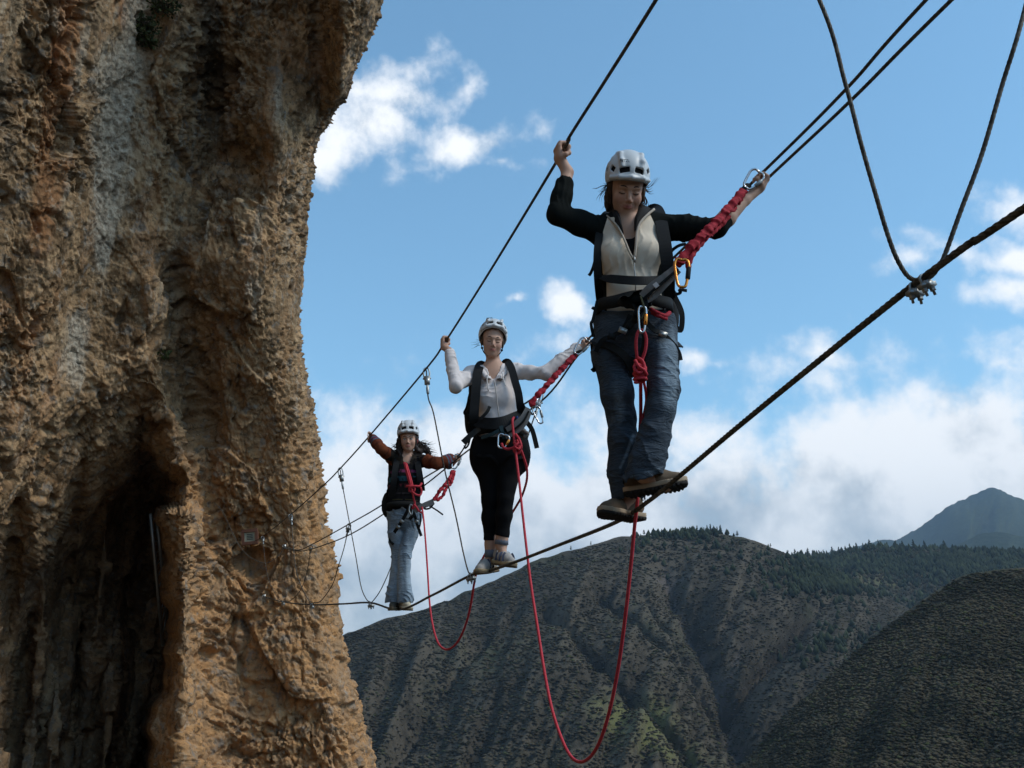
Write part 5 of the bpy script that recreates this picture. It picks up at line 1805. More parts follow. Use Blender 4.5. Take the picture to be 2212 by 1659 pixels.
    k.build('collar_piping', mat('cream_trim', (0.50, 0.43, 0.35), .95), jk)
    # ---- jeans
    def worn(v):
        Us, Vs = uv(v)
        a_ = .95 * np.exp(-(((Us - 1442) / 24) ** 2 + ((Vs - 800) / 90) ** 2)) + .35 * np.exp(-(((Us - 1325) / 22) ** 2 + ((Vs - 880) / 60) ** 2)) + .5 * np.exp(-(((Us - 1345) / 16) ** 2 + ((Vs - 880) / 45) ** 2))  # thigh highlight painted into the colour, with fading at the knee
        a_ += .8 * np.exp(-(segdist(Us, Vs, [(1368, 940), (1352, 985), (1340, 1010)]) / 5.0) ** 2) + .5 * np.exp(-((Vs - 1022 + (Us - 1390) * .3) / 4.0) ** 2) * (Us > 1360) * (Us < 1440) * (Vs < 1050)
        a_ += .35 * np.exp(-(((Us - 1455) / 12) ** 2)) * (Vs > 700)  # lit edge of the leg put into the colour
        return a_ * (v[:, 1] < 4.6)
    vx = Vox(Q(1270, 1125) - Vector((.03, .25, .03)), Q(1475, 640) + Vector((.04, .32, .03)), .0055)
    vx.chain([Q(1369, 668), Q(1371, 715)], [.155, .176], .03, sy=1.5)
    vx.chain([hipL, Q(1321, 770, 4.47), Q(1334, 850, 4.47), knL, Q(1345, 950, 4.52), Q(1349, 1010, 4.57), Q(1356, 1078, 4.62)], [.094, .086, .071, .062, .062, .069, .080], .03)
    vx.chain([hipR, Q(1427, 770, 4.41), Q(1434, 840, 4.39), knR, Q(1414, 940, 4.39), Q(1400, 990, 4.40), Q(1388, 1036, 4.42)], [.090, .078, .066, .060, .064, .072, .084], .03)
    # hollow the cuffs
    vx.cone(Q(1356, 1072, 4.62), Q(1357, 1120, 4.62), .074, .082, .003, cut=True)
    vx.cone(Q(1389, 1030, 4.42), Q(1383, 1066, 4.42), .078, .086, .003, cut=True)
    vx.put(V3((-1, 0, 0)), V3((2, 9, 9)), lambda gp: (lambda U_, V_: -np.minimum(np.where(gp[..., 1] > 4.535, 1e3, 1) * (1095 - V_), (1049 - (U_ - 1347) * .33 - V_) + np.where(gp[..., 1] < 4.515, 0, 1e3)) * .002 )(*uv(gp)), 0, cut=True) if False else None
    def cuff(gp, f):
        U_, V_ = uv(gp)
        lineR = 1050 - (U_ - 1347) * .36          # hem of the near leg, slanting up to the right
        near_ = sst(gp[..., 1], 4.545, 4.515)
        d1 = (V_ - lineR) * .0021
        d2 = (V_ - (1078 + (U_ - 1320) * .34)) * .0021
        # each leg has its own hem; split by distance from the near leg's axis
        cR = np.linalg.norm(gp - V3(Q(1391, 1020, 4.42)), axis=-1)
        cL = np.linalg.norm(gp - V3(Q(1356, 1075, 4.64)), axis=-1)
        d = np.where(cR < cL, d1, d2)
        return np.maximum(f, d)
    vx.all(cuff)
    vx.all(lambda gp, f: np.maximum(f, (671 - uv(gp)[1]) * .0021))
    def jf(p):
        U_, V_ = uv(p)
        a_ = fbm(p * np.array([5, 5, 10]) + 7, 2)
        z_ = np.abs(np.sin(p[:, 2] * 62 + a_ * 9 + p[:, 0] * 18))
        msk = .35 + 1.1 * np.exp(-((V_ - 760) / 60) ** 2) + .9 * np.exp(-((V_ - 930) / 60) ** 2) + .8 * np.exp(-((V_ - 1030) / 40) ** 2)
        dg = np.abs(np.sin((p[:, 2] + p[:, 0] * .8) * 34 + fbm(p * 5 + 50, 2) * 7))
        return (-.0045 * (1 - z_) ** 2 * msk - .006 * (1 - dg) ** 3 * msk) * sst(fbm(p * 7 + 60, 2), .40, .62) + (fbm(p * np.array([13, 13, 9]) + 2, 3) - .5) * .011
    vx.wrinkle(jf)
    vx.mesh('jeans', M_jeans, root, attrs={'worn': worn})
    # ---- shoes
    M_up = mat('brown_suede', (0.165, 0.118, 0.078), .9, fn=weave(160, .4, .001, .3))
    M_mid = mat('tan_foam', (0.42, 0.32, 0.22), .8, fn=weave(60, .2, .001, .3))
    M_out = mat('dark_rubber', (0.022, 0.019, 0.016), .85, fn=weave(90, .5, .002, .5))
    M_lace = mat('tan_lace', (0.20, 0.155, 0.11), .9)
    shoe(root, Q(1352, 1072, 4.47), Q(1484, 1050, 4.37), (-.12, .10, 1), 1, (M_up, M_mid, M_out, M_lace), 1, wide=1.15)
    shoe(root, Q(1386, 1126, 4.70), Q(1298, 1112, 4.53), (.10, .12, 1), 1, (M_up, M_mid, M_out, M_lace), 2, wide=1.25)
    # ---- backpack
    bp = empty('backpack', Q(1365, 560, 4.72), 'black backpack worn by the front climber over the cream fleece', 'backpack')
    bpy.context.view_layer.update()
    vx = Vox(Q(1285, 720) - Vector((.05, .0, .05)), Q(1460, 440) + Vector((.08, .45, .05)), .009)
    vx.rbox(Q(1372, 570, 4.72), (.155, .10, .235), None, .06, .01)
    vx.ell(Q(1440, 680, 4.66), (.055, .06, .115), None, .05)
    vx.ell(Q(1305, 690, 4.66), (.05, .06, .10), None, .05)
    vx.wrinkle(lambda p: (fbm(p * 9, 3) - .5) * .03)
    vx.mesh('pack_body', M_nylon, bp)
    k = Bag()
    k.ribbon([Q(1392, 470, 4.60), Q(1412, 449, 4.50), Q(1424, 462, 4.42), Q(1432, 500, 4.36), Q(1439, 545, 4.335), Q(1444, 600, 4.37), Q(1445, 650, 4.50)], [.058] * 37, .014)
    k.build('shoulder_strap', M_nylon, bp)
    k = Bag()
    k.ribbon([Q(1330, 475, 4.60), Q(1312, 462, 4.52), Q(1300, 480, 4.44), Q(1293, 520, 4.37), Q(1290, 560, 4.36), Q(1292, 610, 4.40), Q(1296, 650, 4.5)], [.035] * 37, .014)
    k.build('shoulder_strap', M_nylon, bp)
    k = Bag()
    k.ribbon([Q(1296, 598, 4.42), Q(1312, 601, 4.34), Q(1340, 604, 4.30), Q(1372, 606, 4.285), Q(1400, 606, 4.30), Q(1430, 604, 4.36)], .040, .014)
    k.build('waist_belt', M_nylon, bp)
    for pts in ([(1293, 545, 4.45), (1288, 552, 4.45), (1282, 575, 4.45), (1276, 590, 4.45), (1272, 595, 4.45)],
                [(1446, 548, 4.42), (1455, 538, 4.40), (1468, 530, 4.38), (1482, 527, 4.38)],
                [(1297, 664, 4.45), (1285, 667, 4.42), (1279, 664, 4.42)],
                [(1440, 690, 4.50), (1452, 640, 4.50), (1462, 650, 4.48), (1473, 678, 4.46), (1471, 712, 4.46), (1461, 708, 4.46)],
                [(1448, 612, 4.48), (1459, 634, 4.46), (1470, 632, 4.46), (1468, 626, 4.45), (1484, 628, 4.45)],
                [(1278, 742, 4.46), (1281, 770, 4.46), (1284, 800, 4.46), (1278, 796, 4.46)],
                [(1290, 650, 4.40), (1281, 690, 4.40), (1277, 700, 4.40), (1282, 728, 4.42)]):
        k = Bag(); k.ribbon([Q(*p_) for p_ in pts], .014 if pts[0][0] != 1440 else .024, .004); k.build('loose_strap', M_web, bp)
    # ---- climbing harness
    hn = empty('climbing_harness', Q(1370, 660, 4.33), 'black climbing harness on the front climber with leg loops over the jeans', 'harness')
    bpy.context.view_layer.update()
    k = Bag()
    ring = [Q(1370, 652, 4.29)]
    cx_, cy_ = Q(1369, 652).x, Y0
    zb_ = Q(1370, 650, 4.33).z
    loop = [Vector((cx_ + .170 * math.cos(t), cy_ - .02 - .150 * math.sin(t), zb_ + .004 * math.sin(3 * t))) for t in np.linspace(-.2, 2 * math.pi - .2, 25)]
    k.ribbon(loop, .052, .014, hint=(0, 0, 1), smooth=3)
    bel = k
    # ribbon hint along z lays it flat; belts stand upright, so build it as a vertical band instead
    k = Bag()
    vs, fs = [], []
    for i, t in enumerate(np.linspace(0, 2 * math.pi, 49)[:-1]):
        o_ = np.array((math.cos(t) * .176, -math.sin(t) * .152, 0))
        for dz, dr in ((-.028, 0), (.028, 0), (.028, -.012), (-.028, -.012)):
            q_ = np.array((cx_, cy_ - .01, zb_)) + o_ * (1 + dr / .16) + np.array((0, 0, dz + .006 * math.sin(5 * t)))
            vs.append(q_)
    i_ = np.arange(48 * 4).reshape(48, 4); j_ = np.roll(i_, -1, 0); jj = np.roll(i_, -1, 1); jjj = np.roll(j_, -1, 1)
    k.add(np.array(vs), np.stack([i_, j_, jjj, jj], -1).reshape(-1, 4))
    k.build('waist_belt', M_web, hn)
    vx = Vox(Q(1330, 730, 4.40) - Vector((0, .14, 0)), Q(1420, 610, 4.30) + Vector((0, .1, 0)), .005)
    vx.ell(Q(1386, 648, 4.27), (.050, .035, .048), None, .01)
    vx.ell(Q(1352, 652, 4.28), (.035, .025, .026), None, .02)
    vx.chain([Q(1386, 660, 4.26), Q(1372, 690, 4.28), Q(1352, 712, 4.30)], [.018, .014, .012], .02)
    vx.wrinkle(lambda p: (fbm(p * 45, 3) - .5) * .022)
    vx.mesh('tie_in_knot', M_web, hn)
    for sgn, kn, pts in ((1, 0, [(1283, 735, 4.50), (1290, 742, 4.42), (1318, 748, 4.365), (1350, 770, 4.36), (1372, 812, 4.42)]),
                         (1, 1, [(1470, 745, 4.50), (1462, 742, 4.42), (1440, 735, 4.37), (1412, 742, 4.36), (1390, 775, 4.38)])):
        k = Bag(); k.ribbon([Q(*p_) for p_ in pts], .034, .010); k.build('leg_loop', M_web, hn)
    for pts in ([(1362, 680, 4.28), (1345, 712, 4.31), (1322, 726, 4.34), (1300, 736, 4.36), (1287, 760, 4.38)], [(1392, 690, 4.28), (1412, 712, 4.31), (1432, 722, 4.34), (1456, 745, 4.36), (1466, 762, 4.37), (1470, 778, 4.37)],
                [(1378, 690, 4.29), (1392, 730, 4.31), (1380, 790, 4.38)], [(1385, 630, 4.26), (1395, 655, 4.25), (1392, 680, 4.26), (1384, 690, 4.26)]):
        k = Bag(); k.ribbon([Q(*p_) for p_ in pts], .020, .006); k.build('strap', M_web, hn)
    for c_ in ((1345, 714, 4.29), (1432, 722, 4.315), (1322, 727, 4.31)):
        k = Bag(); k.box(Q(*c_), (.018, .006, .012), np.array(Matrix.Rotation(.4, 3, 'Y'))); k.build('buckle', M_zinc if c_[0] != 1322 else M_web, hn)
    k = Bag()
    k.tube([Q(1405, 668, 4.30), Q(1420, 676, 4.28), Q(1436, 682, 4.30), Q(1446, 676, 4.36)], .010, 8, 5)
    k.tube([Q(1408, 676, 4.30), Q(1424, 683, 4.28), Q(1440, 689, 4.31)], .008, 8, 5)
    k.build('gear_loop', M_redweb, hn)
    k = Bag(); k.tube([Q(1400, 668, 4.31), Q(1410, 640, 4.31), Q(1428, 640, 4.33), Q(1438, 655, 4.35), Q(1434, 672, 4.33)], .0045, 6, 5); k.build('gear_loop', M_web, hn)
    k = Bag(); k.tube([Q(1384, 640, 4.24), Q(1390, 660, 4.23), Q(1393, 672, 4.235), Q(1386, 688, 4.245), Q(1378, 680, 4.25)], .0045, 6, 5); k.build('belay_loop', mat('olive_cord', (.10, .10, .05), .8), hn)
    # ---- lanyard
    ln = empty('lanyard', Q(1465, 572, 4.2), 'red gathered elastic lanyard from the front climbers harness to the outer cables', 'lanyard')
    bpy.context.view_layer.update()
    k = Bag()
    k.ribbon([Q(1387, 640, 4.25), Q(1402, 622, 4.23), Q(1432, 600, 4.21), Q(1462, 577, 4.20)], .030, .006, rag=.002)
    k.ribbon([Q(1391, 652, 4.26), Q(1412, 640, 4.24), Q(1438, 614, 4.22), Q(1466, 584, 4.21)], .026, .006, rag=.002)
    k.build('sling', M_greyweb, ln)
    k = Bag(); k.ribbon([Q(1390, 646, 4.245), Q(1408, 630, 4.225), Q(1436, 606, 4.205), Q(1464, 582, 4.195)], .011, .008); k.build('sling_stripe', M_web, ln)
    k = Bag(); k.ribbon([Q(1413, 619, 4.205), Q(1421, 613, 4.203)], .022, .004, smooth=2); k.build('care_label', mat('label_white', (.6, .57, .56), .8), ln)
    crinkle_web('elastic_arm', ln, [Q(1466, 568, 4.20), Q(1483, 545, 4.20), Q(1503, 522, 4.21), Q(1530, 497, 4.24), Q(1560, 465, 4.30), Q(1590, 432, 4.36), Q(1608, 408, 4.41)], .041, .011, 1)
    crinkle_web('elastic_arm', ln, [Q(1485, 572, 4.21), Q(1495, 552, 4.21), Q(1512, 528, 4.23), Q(1532, 508, 4.26), Q(1562, 480, 4.32), Q(1600, 432, 4.39)], .026, .009, 2)
    for p_ in ((1467, 570), (1487, 575)):
        k = Bag(); k.ball(Q(*p_, 4.20), (.014, .012, .018)); k.build('stitched_end', M_redweb, ln)
    carabiner('carabiner', ln, Q(1473, 562, 4.17), Q(1474, 620, 4.15), .062, .0065, M_orange, M_web)
    carabiner('carabiner', ln, Q(1640, 372, 4.40), Q(1613, 406, 4.40), .070, .0058, M_chrome, M_zinc)
    k = Bag(); k.ribbon([Q(1606, 408, 4.40), Q(1614, 400, 4.40), Q(1622, 404, 4.42)], .020, .010, smooth=4); k.build('rubber_keeper', M_web, ln)
front_climber()

# ================================================================== the middle climber
def middle_climber():
    Y0 = 7.0
    Q = lambda u, v, Y=Y0: P(u, v, Y)
    root = empty('person', P(1065, 1232, Y0), 'middle climber in white hoodie and black cropped leggings with light trainers', 'person')
    bpy.context.view_layer.update()
    hd = Q(1064, 738, 6.97)
    HM = rotm(6, 12, 5)
    H = Head(hd, HM, 1.02)
    shL, shR = Q(1020, 808, 7.02), Q(1112, 804, 7.02)
    elL, elR = Q(985, 834, 6.82), Q(1180, 806, 6.93)
    wrL, wrR = Q(970, 758, 6.94), Q(1249, 751, 6.97)
    hipL, hipR = Q(1055, 955, 7.03), Q(1107, 955, 7.03)
    knL, knR = Q(1059, 1080, 7.03), Q(1092, 1078, 6.96)
    anL, anR = Q(1060, 1192, 7.10), Q(1083, 1178, 7.02)
    vx = Vox(Q(950, 1245) - Vector((.03, .4, .03)), Q(1290, 680) + Vector((.04, .4, .03)), .0062)
    H.solid(vx, smile=.1)
    vx.chain([Q(1066, 815, 7.03), Q(1066, 797, 7.02), Q(1065, 772, 7.0)], [.055, .048, .045], .03)
    vx.chain([Q(1080, 950), Q(1074, 900), Q(1068, 840), Q(1066, 815)], [.13, .105, .112, .115], .05, sy=1.6)
    vx.chain([shL, elL], [.042, .034], .03); vx.chain([elL, wrL], [.034, .025], .02)
    vx.chain([shR, elR], [.042, .034], .03); vx.chain([elR, wrR], [.034, .024], .02)
    for hp, kn, an in ((hipL, knL, anL), (hipR, knR, anR)):
        vx.chain([hp, hp.lerp(kn, .5), kn, kn.lerp(an, .35), kn.lerp(an, .85), an], [.07, .058, .044, .044, .036, .040], .03)
    vx.chain([anR, Q(1090, 1212, 6.98)], [.034, .018], .01); vx.chain([anL, Q(1050, 1228, 7.10)], [.034, .018], .01)
    grip_hand(vx, Q(962, 739, 7.0), wrL, handL[8] - handL[6], .95, thumb=-1)
    grip_hand(vx, Q(1264, 741, 7.0), wrR, handA[10] - handA[8], .95, thumb=1)
    vx.mesh('skin_body', M_skin, root, attrs={'lip': H.lip, 'blush': H.blush})
    H.features(root, smile=0)
    vx = Vox(hd - Vector((.14, .14, .14)), hd + Vector((.14, .2, .14)), .007)
    vx.ell(H.w(0, -.026, .034), (.078, .092, .088), HM, .01)
    for q in (-1, 1):
        vx.ell(H.w(q * .070, .0, .0), (.010, .030, .040), HM, .02)
    vx.wrinkle(lambda p: (fbm(p * np.array([60, 60, 20]), 3) - .5) * .010)
    vx.mesh('hair', M_hair, root)
    strands('hair_wisps', root, [H.w(-.085, -.01, .01), H.w(-.085, -.02, -.02)], [(-1, 0, .3), (-.9, 0, -.1)], .06, 9, .0016, M_hair, 14, wind=(-.3, 0, .2), curl=.2, grav=.3)
    hm = rotm(6, -14, 5)
    helmet(root, H, H.w(0, -.022, .052), hm, 1.0, text='PETZL', strap=True)
    # hoodie
    vx = Vox(Q(955, 958) - Vector((.03, .32, .03)), Q(1262, 735) + Vector((.04, .35, .03)), .0062)
    vx.chain([Q(1080, 936), Q(1078, 905), Q(1072, 860), Q(1068, 828)], [.146, .120, .126, .122], .05, sy=1.45)
    vx.ell(Q(1050, 858, 6.93), (.052, .045, .058), None, .07)
    vx.ell(Q(1090, 858, 6.93), (.052, .045, .058), None, .07)
    vx.chain([shL, Q(1050, 806)], [.058, .06], .04); vx.chain([shR, Q(1085, 804)], [.058, .06], .04)
    vx.chain([shL, shL.lerp(elL, .5), elL], [.055, .050, .045], .03)
    vx.chain([elL, elL.lerp(wrL, .45), elL.lerp(wrL, .92)], [.047, .042, .037], .02)
    vx.chain([shR, shR.lerp(elR, .5), elR], [.055, .048, .045], .03)
    vx.chain([elR, elR.lerp(wrR, .5), elR.lerp(wrR, .96)], [.050, .046, .036], .02)
    for e_, w_, f_ in ((elL, wrL, .92), (elR, wrR, .96)):
        vx.cone(e_.lerp(w_, f_ + .10), e_.lerp(w_, f_ + .3), .032, .032, .003, cut=True)
    vx.cone(Q(1066, 780, 6.97), Q(1067, 812, 6.95), .058, .042, .006, cut=True)
    vx.wrinkle(folds(elL, wrL - elL, .005, 85, 5, .8))
    vx.wrinkle(folds(shR, elR - shR, .004, 60, 8, .6))
    vx.wrinkle(lambda p: (fbm(p * np.array([16, 16, 9]) + 3, 3) - .5) * .016)
    M_hood = mat('white_hoodie', (0.74, 0.67, 0.64), 1, spec=.05, fn=weave(300, .4, .001, .08))
    hd_o = vx.mesh('hoodie', M_hood, root)
    vx = Vox(Q(1030, 830) - Vector((0, .2, 0)), Q(1104, 775) + Vector((0, .2, 0)), .006)
    for q in (-1, 1):
        vx.chain([Q(1066 + q * 26, 796, 7.04), Q(1066 + q * 24, 805, 6.95), Q(1066 + q * 14, 816, 6.90), Q(1067 + q * 4, 826, 6.88)], [.026, .022, .018, .012], .015)
    vx.wrinkle(lambda p: (fbm(p * 30, 2) - .5) * .01)
    vx.mesh('hood', M_hood, hd_o)
    k = Bag(); k.tube([Q(1068, 822, 6.86), Q(1072, 850, 6.835), Q(1076, 885, 6.84), Q(1080, 912, 6.85)], .004, 6, 4); k.build('zip', mat('zip_cream', (.42, .39, .36), .6), hd_o)
    for pts in ([(1055, 806, 6.88), (1052, 820, 6.86), (1055, 845, 6.85)], [(1085, 804, 6.88), (1087, 818, 6.86), (1092, 834, 6.85)]):
        k = Bag(); k.tube([Q(*p_) for p_ in pts], .0045, 6, 4); k.build('drawstring', mat('cord_white', (.62, .60, .58), .9), hd_o)
    # leggings
    vx = Vox(Q(1010, 1180) - Vector((.03, .3, .03)), Q(1150, 930) + Vector((.03, .3, .03)), .006)
    vx.chain([Q(1081, 945), Q(1081, 972)], [.172, .180], .04, sy=1.5)
    vx.chain([hipL, hipL.lerp(knL, .5), knL, knL.lerp(anL, .35), knL.lerp(anL, .80), anL], [.100, .084, .056, .056, .040, .038], .03)
    vx.chain([hipR, hipR.lerp(knR, .5), knR, knR.lerp(anR, .35), knR.lerp(anR, .75), anR], [.100, .082, .052, .055, .045, .044], .02)
    vx.ell(Q(1030, 985), (.05, .07, .11), None, .05); vx.ell(Q(1130, 985), (.05, .07, .11), None, .05)
    dl = (anL - knL).normalized(); dr = (anR - knR).normalized()
    def hem(gp, f):
        U_, V_ = uv(gp)
        return np.maximum(np.maximum(f, (V_ - np.where(U_ < 1068, 1167, 1158 - (1083 - U_) * .25)) * .003), (943 - V_) * .003)
    vx.all(hem)
    vx.wrinkle(lambda p: (fbm(p * np.array([12, 12, 8]) + 3, 3) - .5) * .008)
    vx.mesh('leggings', M_legging, root)
    M_u = mat('grey_mesh_upper', (0.40, 0.37, 0.34), .9, fn=weave(120, .4, .001, .35))
    M_m = mat('yellowed_foam', (0.42, 0.32, 0.19), .8, fn=weave(70, .2, .001, .25))
    M_o = mat('brown_rubber', (0.16, 0.115, 0.07), .85)
    M_p = mat('navy_panel', (0.05, 0.06, 0.10), .8)
    M_sk = mat('grey_sock', (0.16, 0.18, 0.22), .95)
    so_, O = shoe(root, Q(1070, 1218, 7.10), Q(1108, 1226, 6.88), (0, .05, 1), 1.25, (M_u, M_m, M_o, mat('pale_lace', (.5, .47, .43), .9)), 5, wide=1.2)
    k = Bag()
    for f0 in (.35, .55, .72):
        for q in (-1, 1):
            k.ribbon([O(f0, q * .040, .030), O(f0 - .04, q * .034, .070), O(f0 - .07, q * .022, .092)], .013, .006)
    k.build('side_panel', M_p, so_)
    so2, O2 = shoe(root, Q(1070, 1234, 7.22), Q(1032, 1241, 6.99), (0, .05, 1), 1.25, (M_u, M_m, M_o, mat('pale_lace', (.5, .47, .43), .9)), 6, wide=1.15)
    k = Bag()
    for f0 in (.4, .6):
        for q in (-1, 1):
            k.ribbon([O2(f0, q * .038, .030), O2(f0 - .04, q * .034, .070), O2(f0 - .07, q * .022, .092)], .013, .006)
    k.build('side_panel', M_p, so2)
    k = Bag(); k.tube([anR.lerp(knR, .02), anR.lerp(knR, .16)], [.047, .043], 12); k.build('sock', M_sk, root)
    k = Bag(); k.tube([anL.lerp(knL, -.1), anL.lerp(knL, .06)], [.044, .041], 12); k.build('sock', M_sk, root)
    # backpack
    bp = empty('backpack', Q(1055, 860, 7.22), 'black backpack on the middle climber in the white hoodie', 'backpack')
    bpy.context.view_layer.update()
    vx = Vox(Q(1000, 960) - Vector((.03, .0, .05)), Q(1110, 780) + Vector((.04, .5, .03)), .010)
    vx.rbox(Q(1058, 875, 7.28), (.155, .12, .23), None, .06, .01)
    vx.ell(Q(1020, 900, 7.20), (.05, .08, .14), None, .05)
    vx.wrinkle(lambda p: (fbm(p * 9, 3) - .5) * .03)
    vx.mesh('pack_body', M_nylon, bp)
    k = Bag(); k.ribbon([Q(1050, 800, 7.12), Q(1040, 787, 7.02), Q(1033, 800, 6.92), Q(1029, 830, 6.87), Q(1026, 870, 6.86), Q(1024, 905, 6.87), Q(1027, 935, 6.95)], .064, .014); k.build('shoulder_strap', M_nylon, bp)
    k = Bag(); k.ribbon([Q(1084, 795, 7.12), Q(1094, 781, 7.02), Q(1104, 794, 6.92), Q(1112, 822, 6.87), Q(1120, 850, 6.86), Q(1124, 880, 6.88), Q(1128, 905, 6.97)], .052, .014); k.build('shoulder_strap', M_nylon, bp)
    k = Bag()
    k.ribbon([Q(1020, 905, 6.98), Q(1035, 912, 6.87), Q(1062, 915, 6.81), Q(1090, 911, 6.81), Q(1118, 900, 6.87), Q(1132, 895, 6.95)], .080, .014)
    k.build('waist_belt', M_nylon, bp)
    for pts, w_ in (([(1058, 878, 6.83), (1052, 890, 6.82), (1038, 905, 6.83)], .022), ([(1125, 895, 6.9), (1138, 912, 6.88), (1150, 930, 6.88), (1160, 968, 6.88)], .032),
                    ([(1035, 925, 6.88), (1015, 942, 6.86), (1000, 956, 6.86)], .038), ([(1124, 862, 6.88), (1136, 885, 6.88), (1145, 892, 6.88), (1138, 905, 6.9)], .018),
                    ([(1017, 940, 6.95), (1012, 960, 6.94), (1005, 968, 6.94), (1003, 962, 6.94)], .012), ([(1124, 960, 6.9), (1136, 975, 6.88), (1142, 990, 6.88)], .030),
                    ([(1014, 862, 7.1), (1008, 880, 7.1), (1003, 893, 7.1), (1015, 897, 7.1)], .016)):
        k = Bag(); k.ribbon([Q(*p_) for p_ in pts], w_, .005); k.build('loose_strap', M_web, bp)
    hn = empty('climbing_harness', Q(1085, 950, 6.85), 'dark climbing harness over the middle climbers leggings', 'harness')
    bpy.context.view_layer.update()
    vs = []
    c0 = np.array(Q(1080, 938, 7.0))
    for t in np.linspace(0, 2 * math.pi, 49)[:-1]:
        o_ = np.array((math.cos(t) * .182, -math.sin(t) * .150, 0))
        for dz, dr in ((-.026, 0), (.026, 0), (.026, -.012), (-.026, -.012)):
            vs.append(c0 + o_ * (1 + dr / .16) + np.array((0, 0, dz)))
    i_ = np.arange(48 * 4).reshape(48, 4); j_ = np.roll(i_, -1, 0); jj = np.roll(i_, -1, 1); jjj = np.roll(j_, -1, 1)
    k = Bag(); k.add(np.array(vs), np.stack([i_, j_, jjj, jj], -1).reshape(-1, 4)); k.build('waist_belt', M_web, hn)
    for pts in ([(1026, 975, 7.0), (1038, 985, 6.88), (1060, 985, 6.86), (1078, 1005, 6.92)], [(1138, 975, 7.0), (1126, 988, 6.88), (1104, 986, 6.86), (1084, 1005, 6.92)]):
        k = Bag(); k.ribbon([Q(*p_) for p_ in pts], .020, .010); k.build('leg_loop', M_legging, hn)
    for pts in ([(1082, 920, 6.80), (1086, 935, 6.80), (1090, 948, 6.82)], [(1078, 930, 6.80), (1062, 938, 6.82), (1040, 945, 6.88)]):
        k = Bag(); k.ribbon([Q(*p_) for p_ in pts], .024, .010); k.build('strap', mat('teal_web', (.02, .05, .06), .8), hn)
    k = Bag(); k.tube([Q(1122, 925, 6.86), Q(1134, 932, 6.86), Q(1140, 938, 6.88), Q(1130, 944, 6.88)], .012, 8, 4); k.build('gear_sling', M_greyweb, hn)
    k = Bag(); k.tube([Q(1116, 900, 6.85), Q(1122, 915, 6.84), Q(1120, 930, 6.86)], .010, 6, 4); k.build('gear_loop', mat('blue_cord', (.02, .07, .22), .7), hn)
    carabiner('carabiner', hn, Q(1090, 940, 6.78), Q(1083, 968, 6.77), .075, .006, M_chrome, M_orange)
    ln = empty('lanyard', Q(1150, 885, 6.8), 'long red gathered lanyard from the middle climbers waist up to her outer hand', 'lanyard')
    bpy.context.view_layer.update()
    k = Bag()
    k.ribbon([Q(1095, 930, 6.80), Q(1112, 918, 6.78), Q(1130, 902, 6.77), Q(1142, 882, 6.77)], .042, .007)
    k.ribbon([Q(1092, 944, 6.80), Q(1116, 932, 6.79), Q(1134, 914, 6.78), Q(1144, 890, 6.78)], .030, .007)
    k.build('sling', M_greyweb, ln)
    k = Bag(); k.ribbon([Q(1094, 937, 6.79), Q(1114, 925, 6.77), Q(1132, 908, 6.76), Q(1142, 888, 6.76)], .013, .010); k.build('sling_stripe', M_web, ln)
    crinkle_web('elastic_arm', ln, [Q(1147, 876, 6.78), Q(1160, 856, 6.78), Q(1176, 838, 6.80), Q(1200, 812, 6.84), Q(1225, 785, 6.9), Q(1243, 766, 6.93)], .042, .014, 11)
    k = Bag(); k.ball(Q(1149, 873, 6.78), (.020, .018, .026)); k.build('stitched_end', M_redweb, ln)
    k = Bag(); k.ribbon([Q(1241, 767, 6.92), Q(1250, 760, 6.92), Q(1258, 758, 6.93)], .022, .012); k.build('rubber_keeper', M_web, ln)
    carabiner('carabiner', ln, Q(1267, 734, 6.93), Q(1245, 764, 6.92), .075, .0062, M_chrome)
    carabiner('carabiner', ln, Q(1157, 880, 6.78), Q(1170, 914, 6.78), .050, .0055, M_chrome)
    k = Bag(); k.tube([Q(1150, 882, 6.78), Q(1158, 868, 6.78), Q(1161, 858, 6.78)], [.012, .012, .009], 8); k.build('swivel', M_chrome, ln)
    for pts in ([(1142, 884, 6.80), (1150, 895, 6.80), (1158, 888, 6.80)], [(1148, 890, 6.80), (1141, 904, 6.80), (1130, 925, 6.82)]):
        k = Bag(); k.ribbon([Q(*p_) for p_ in pts], .012, .005); k.build('cord_end', M_web, ln)
middle_climber()

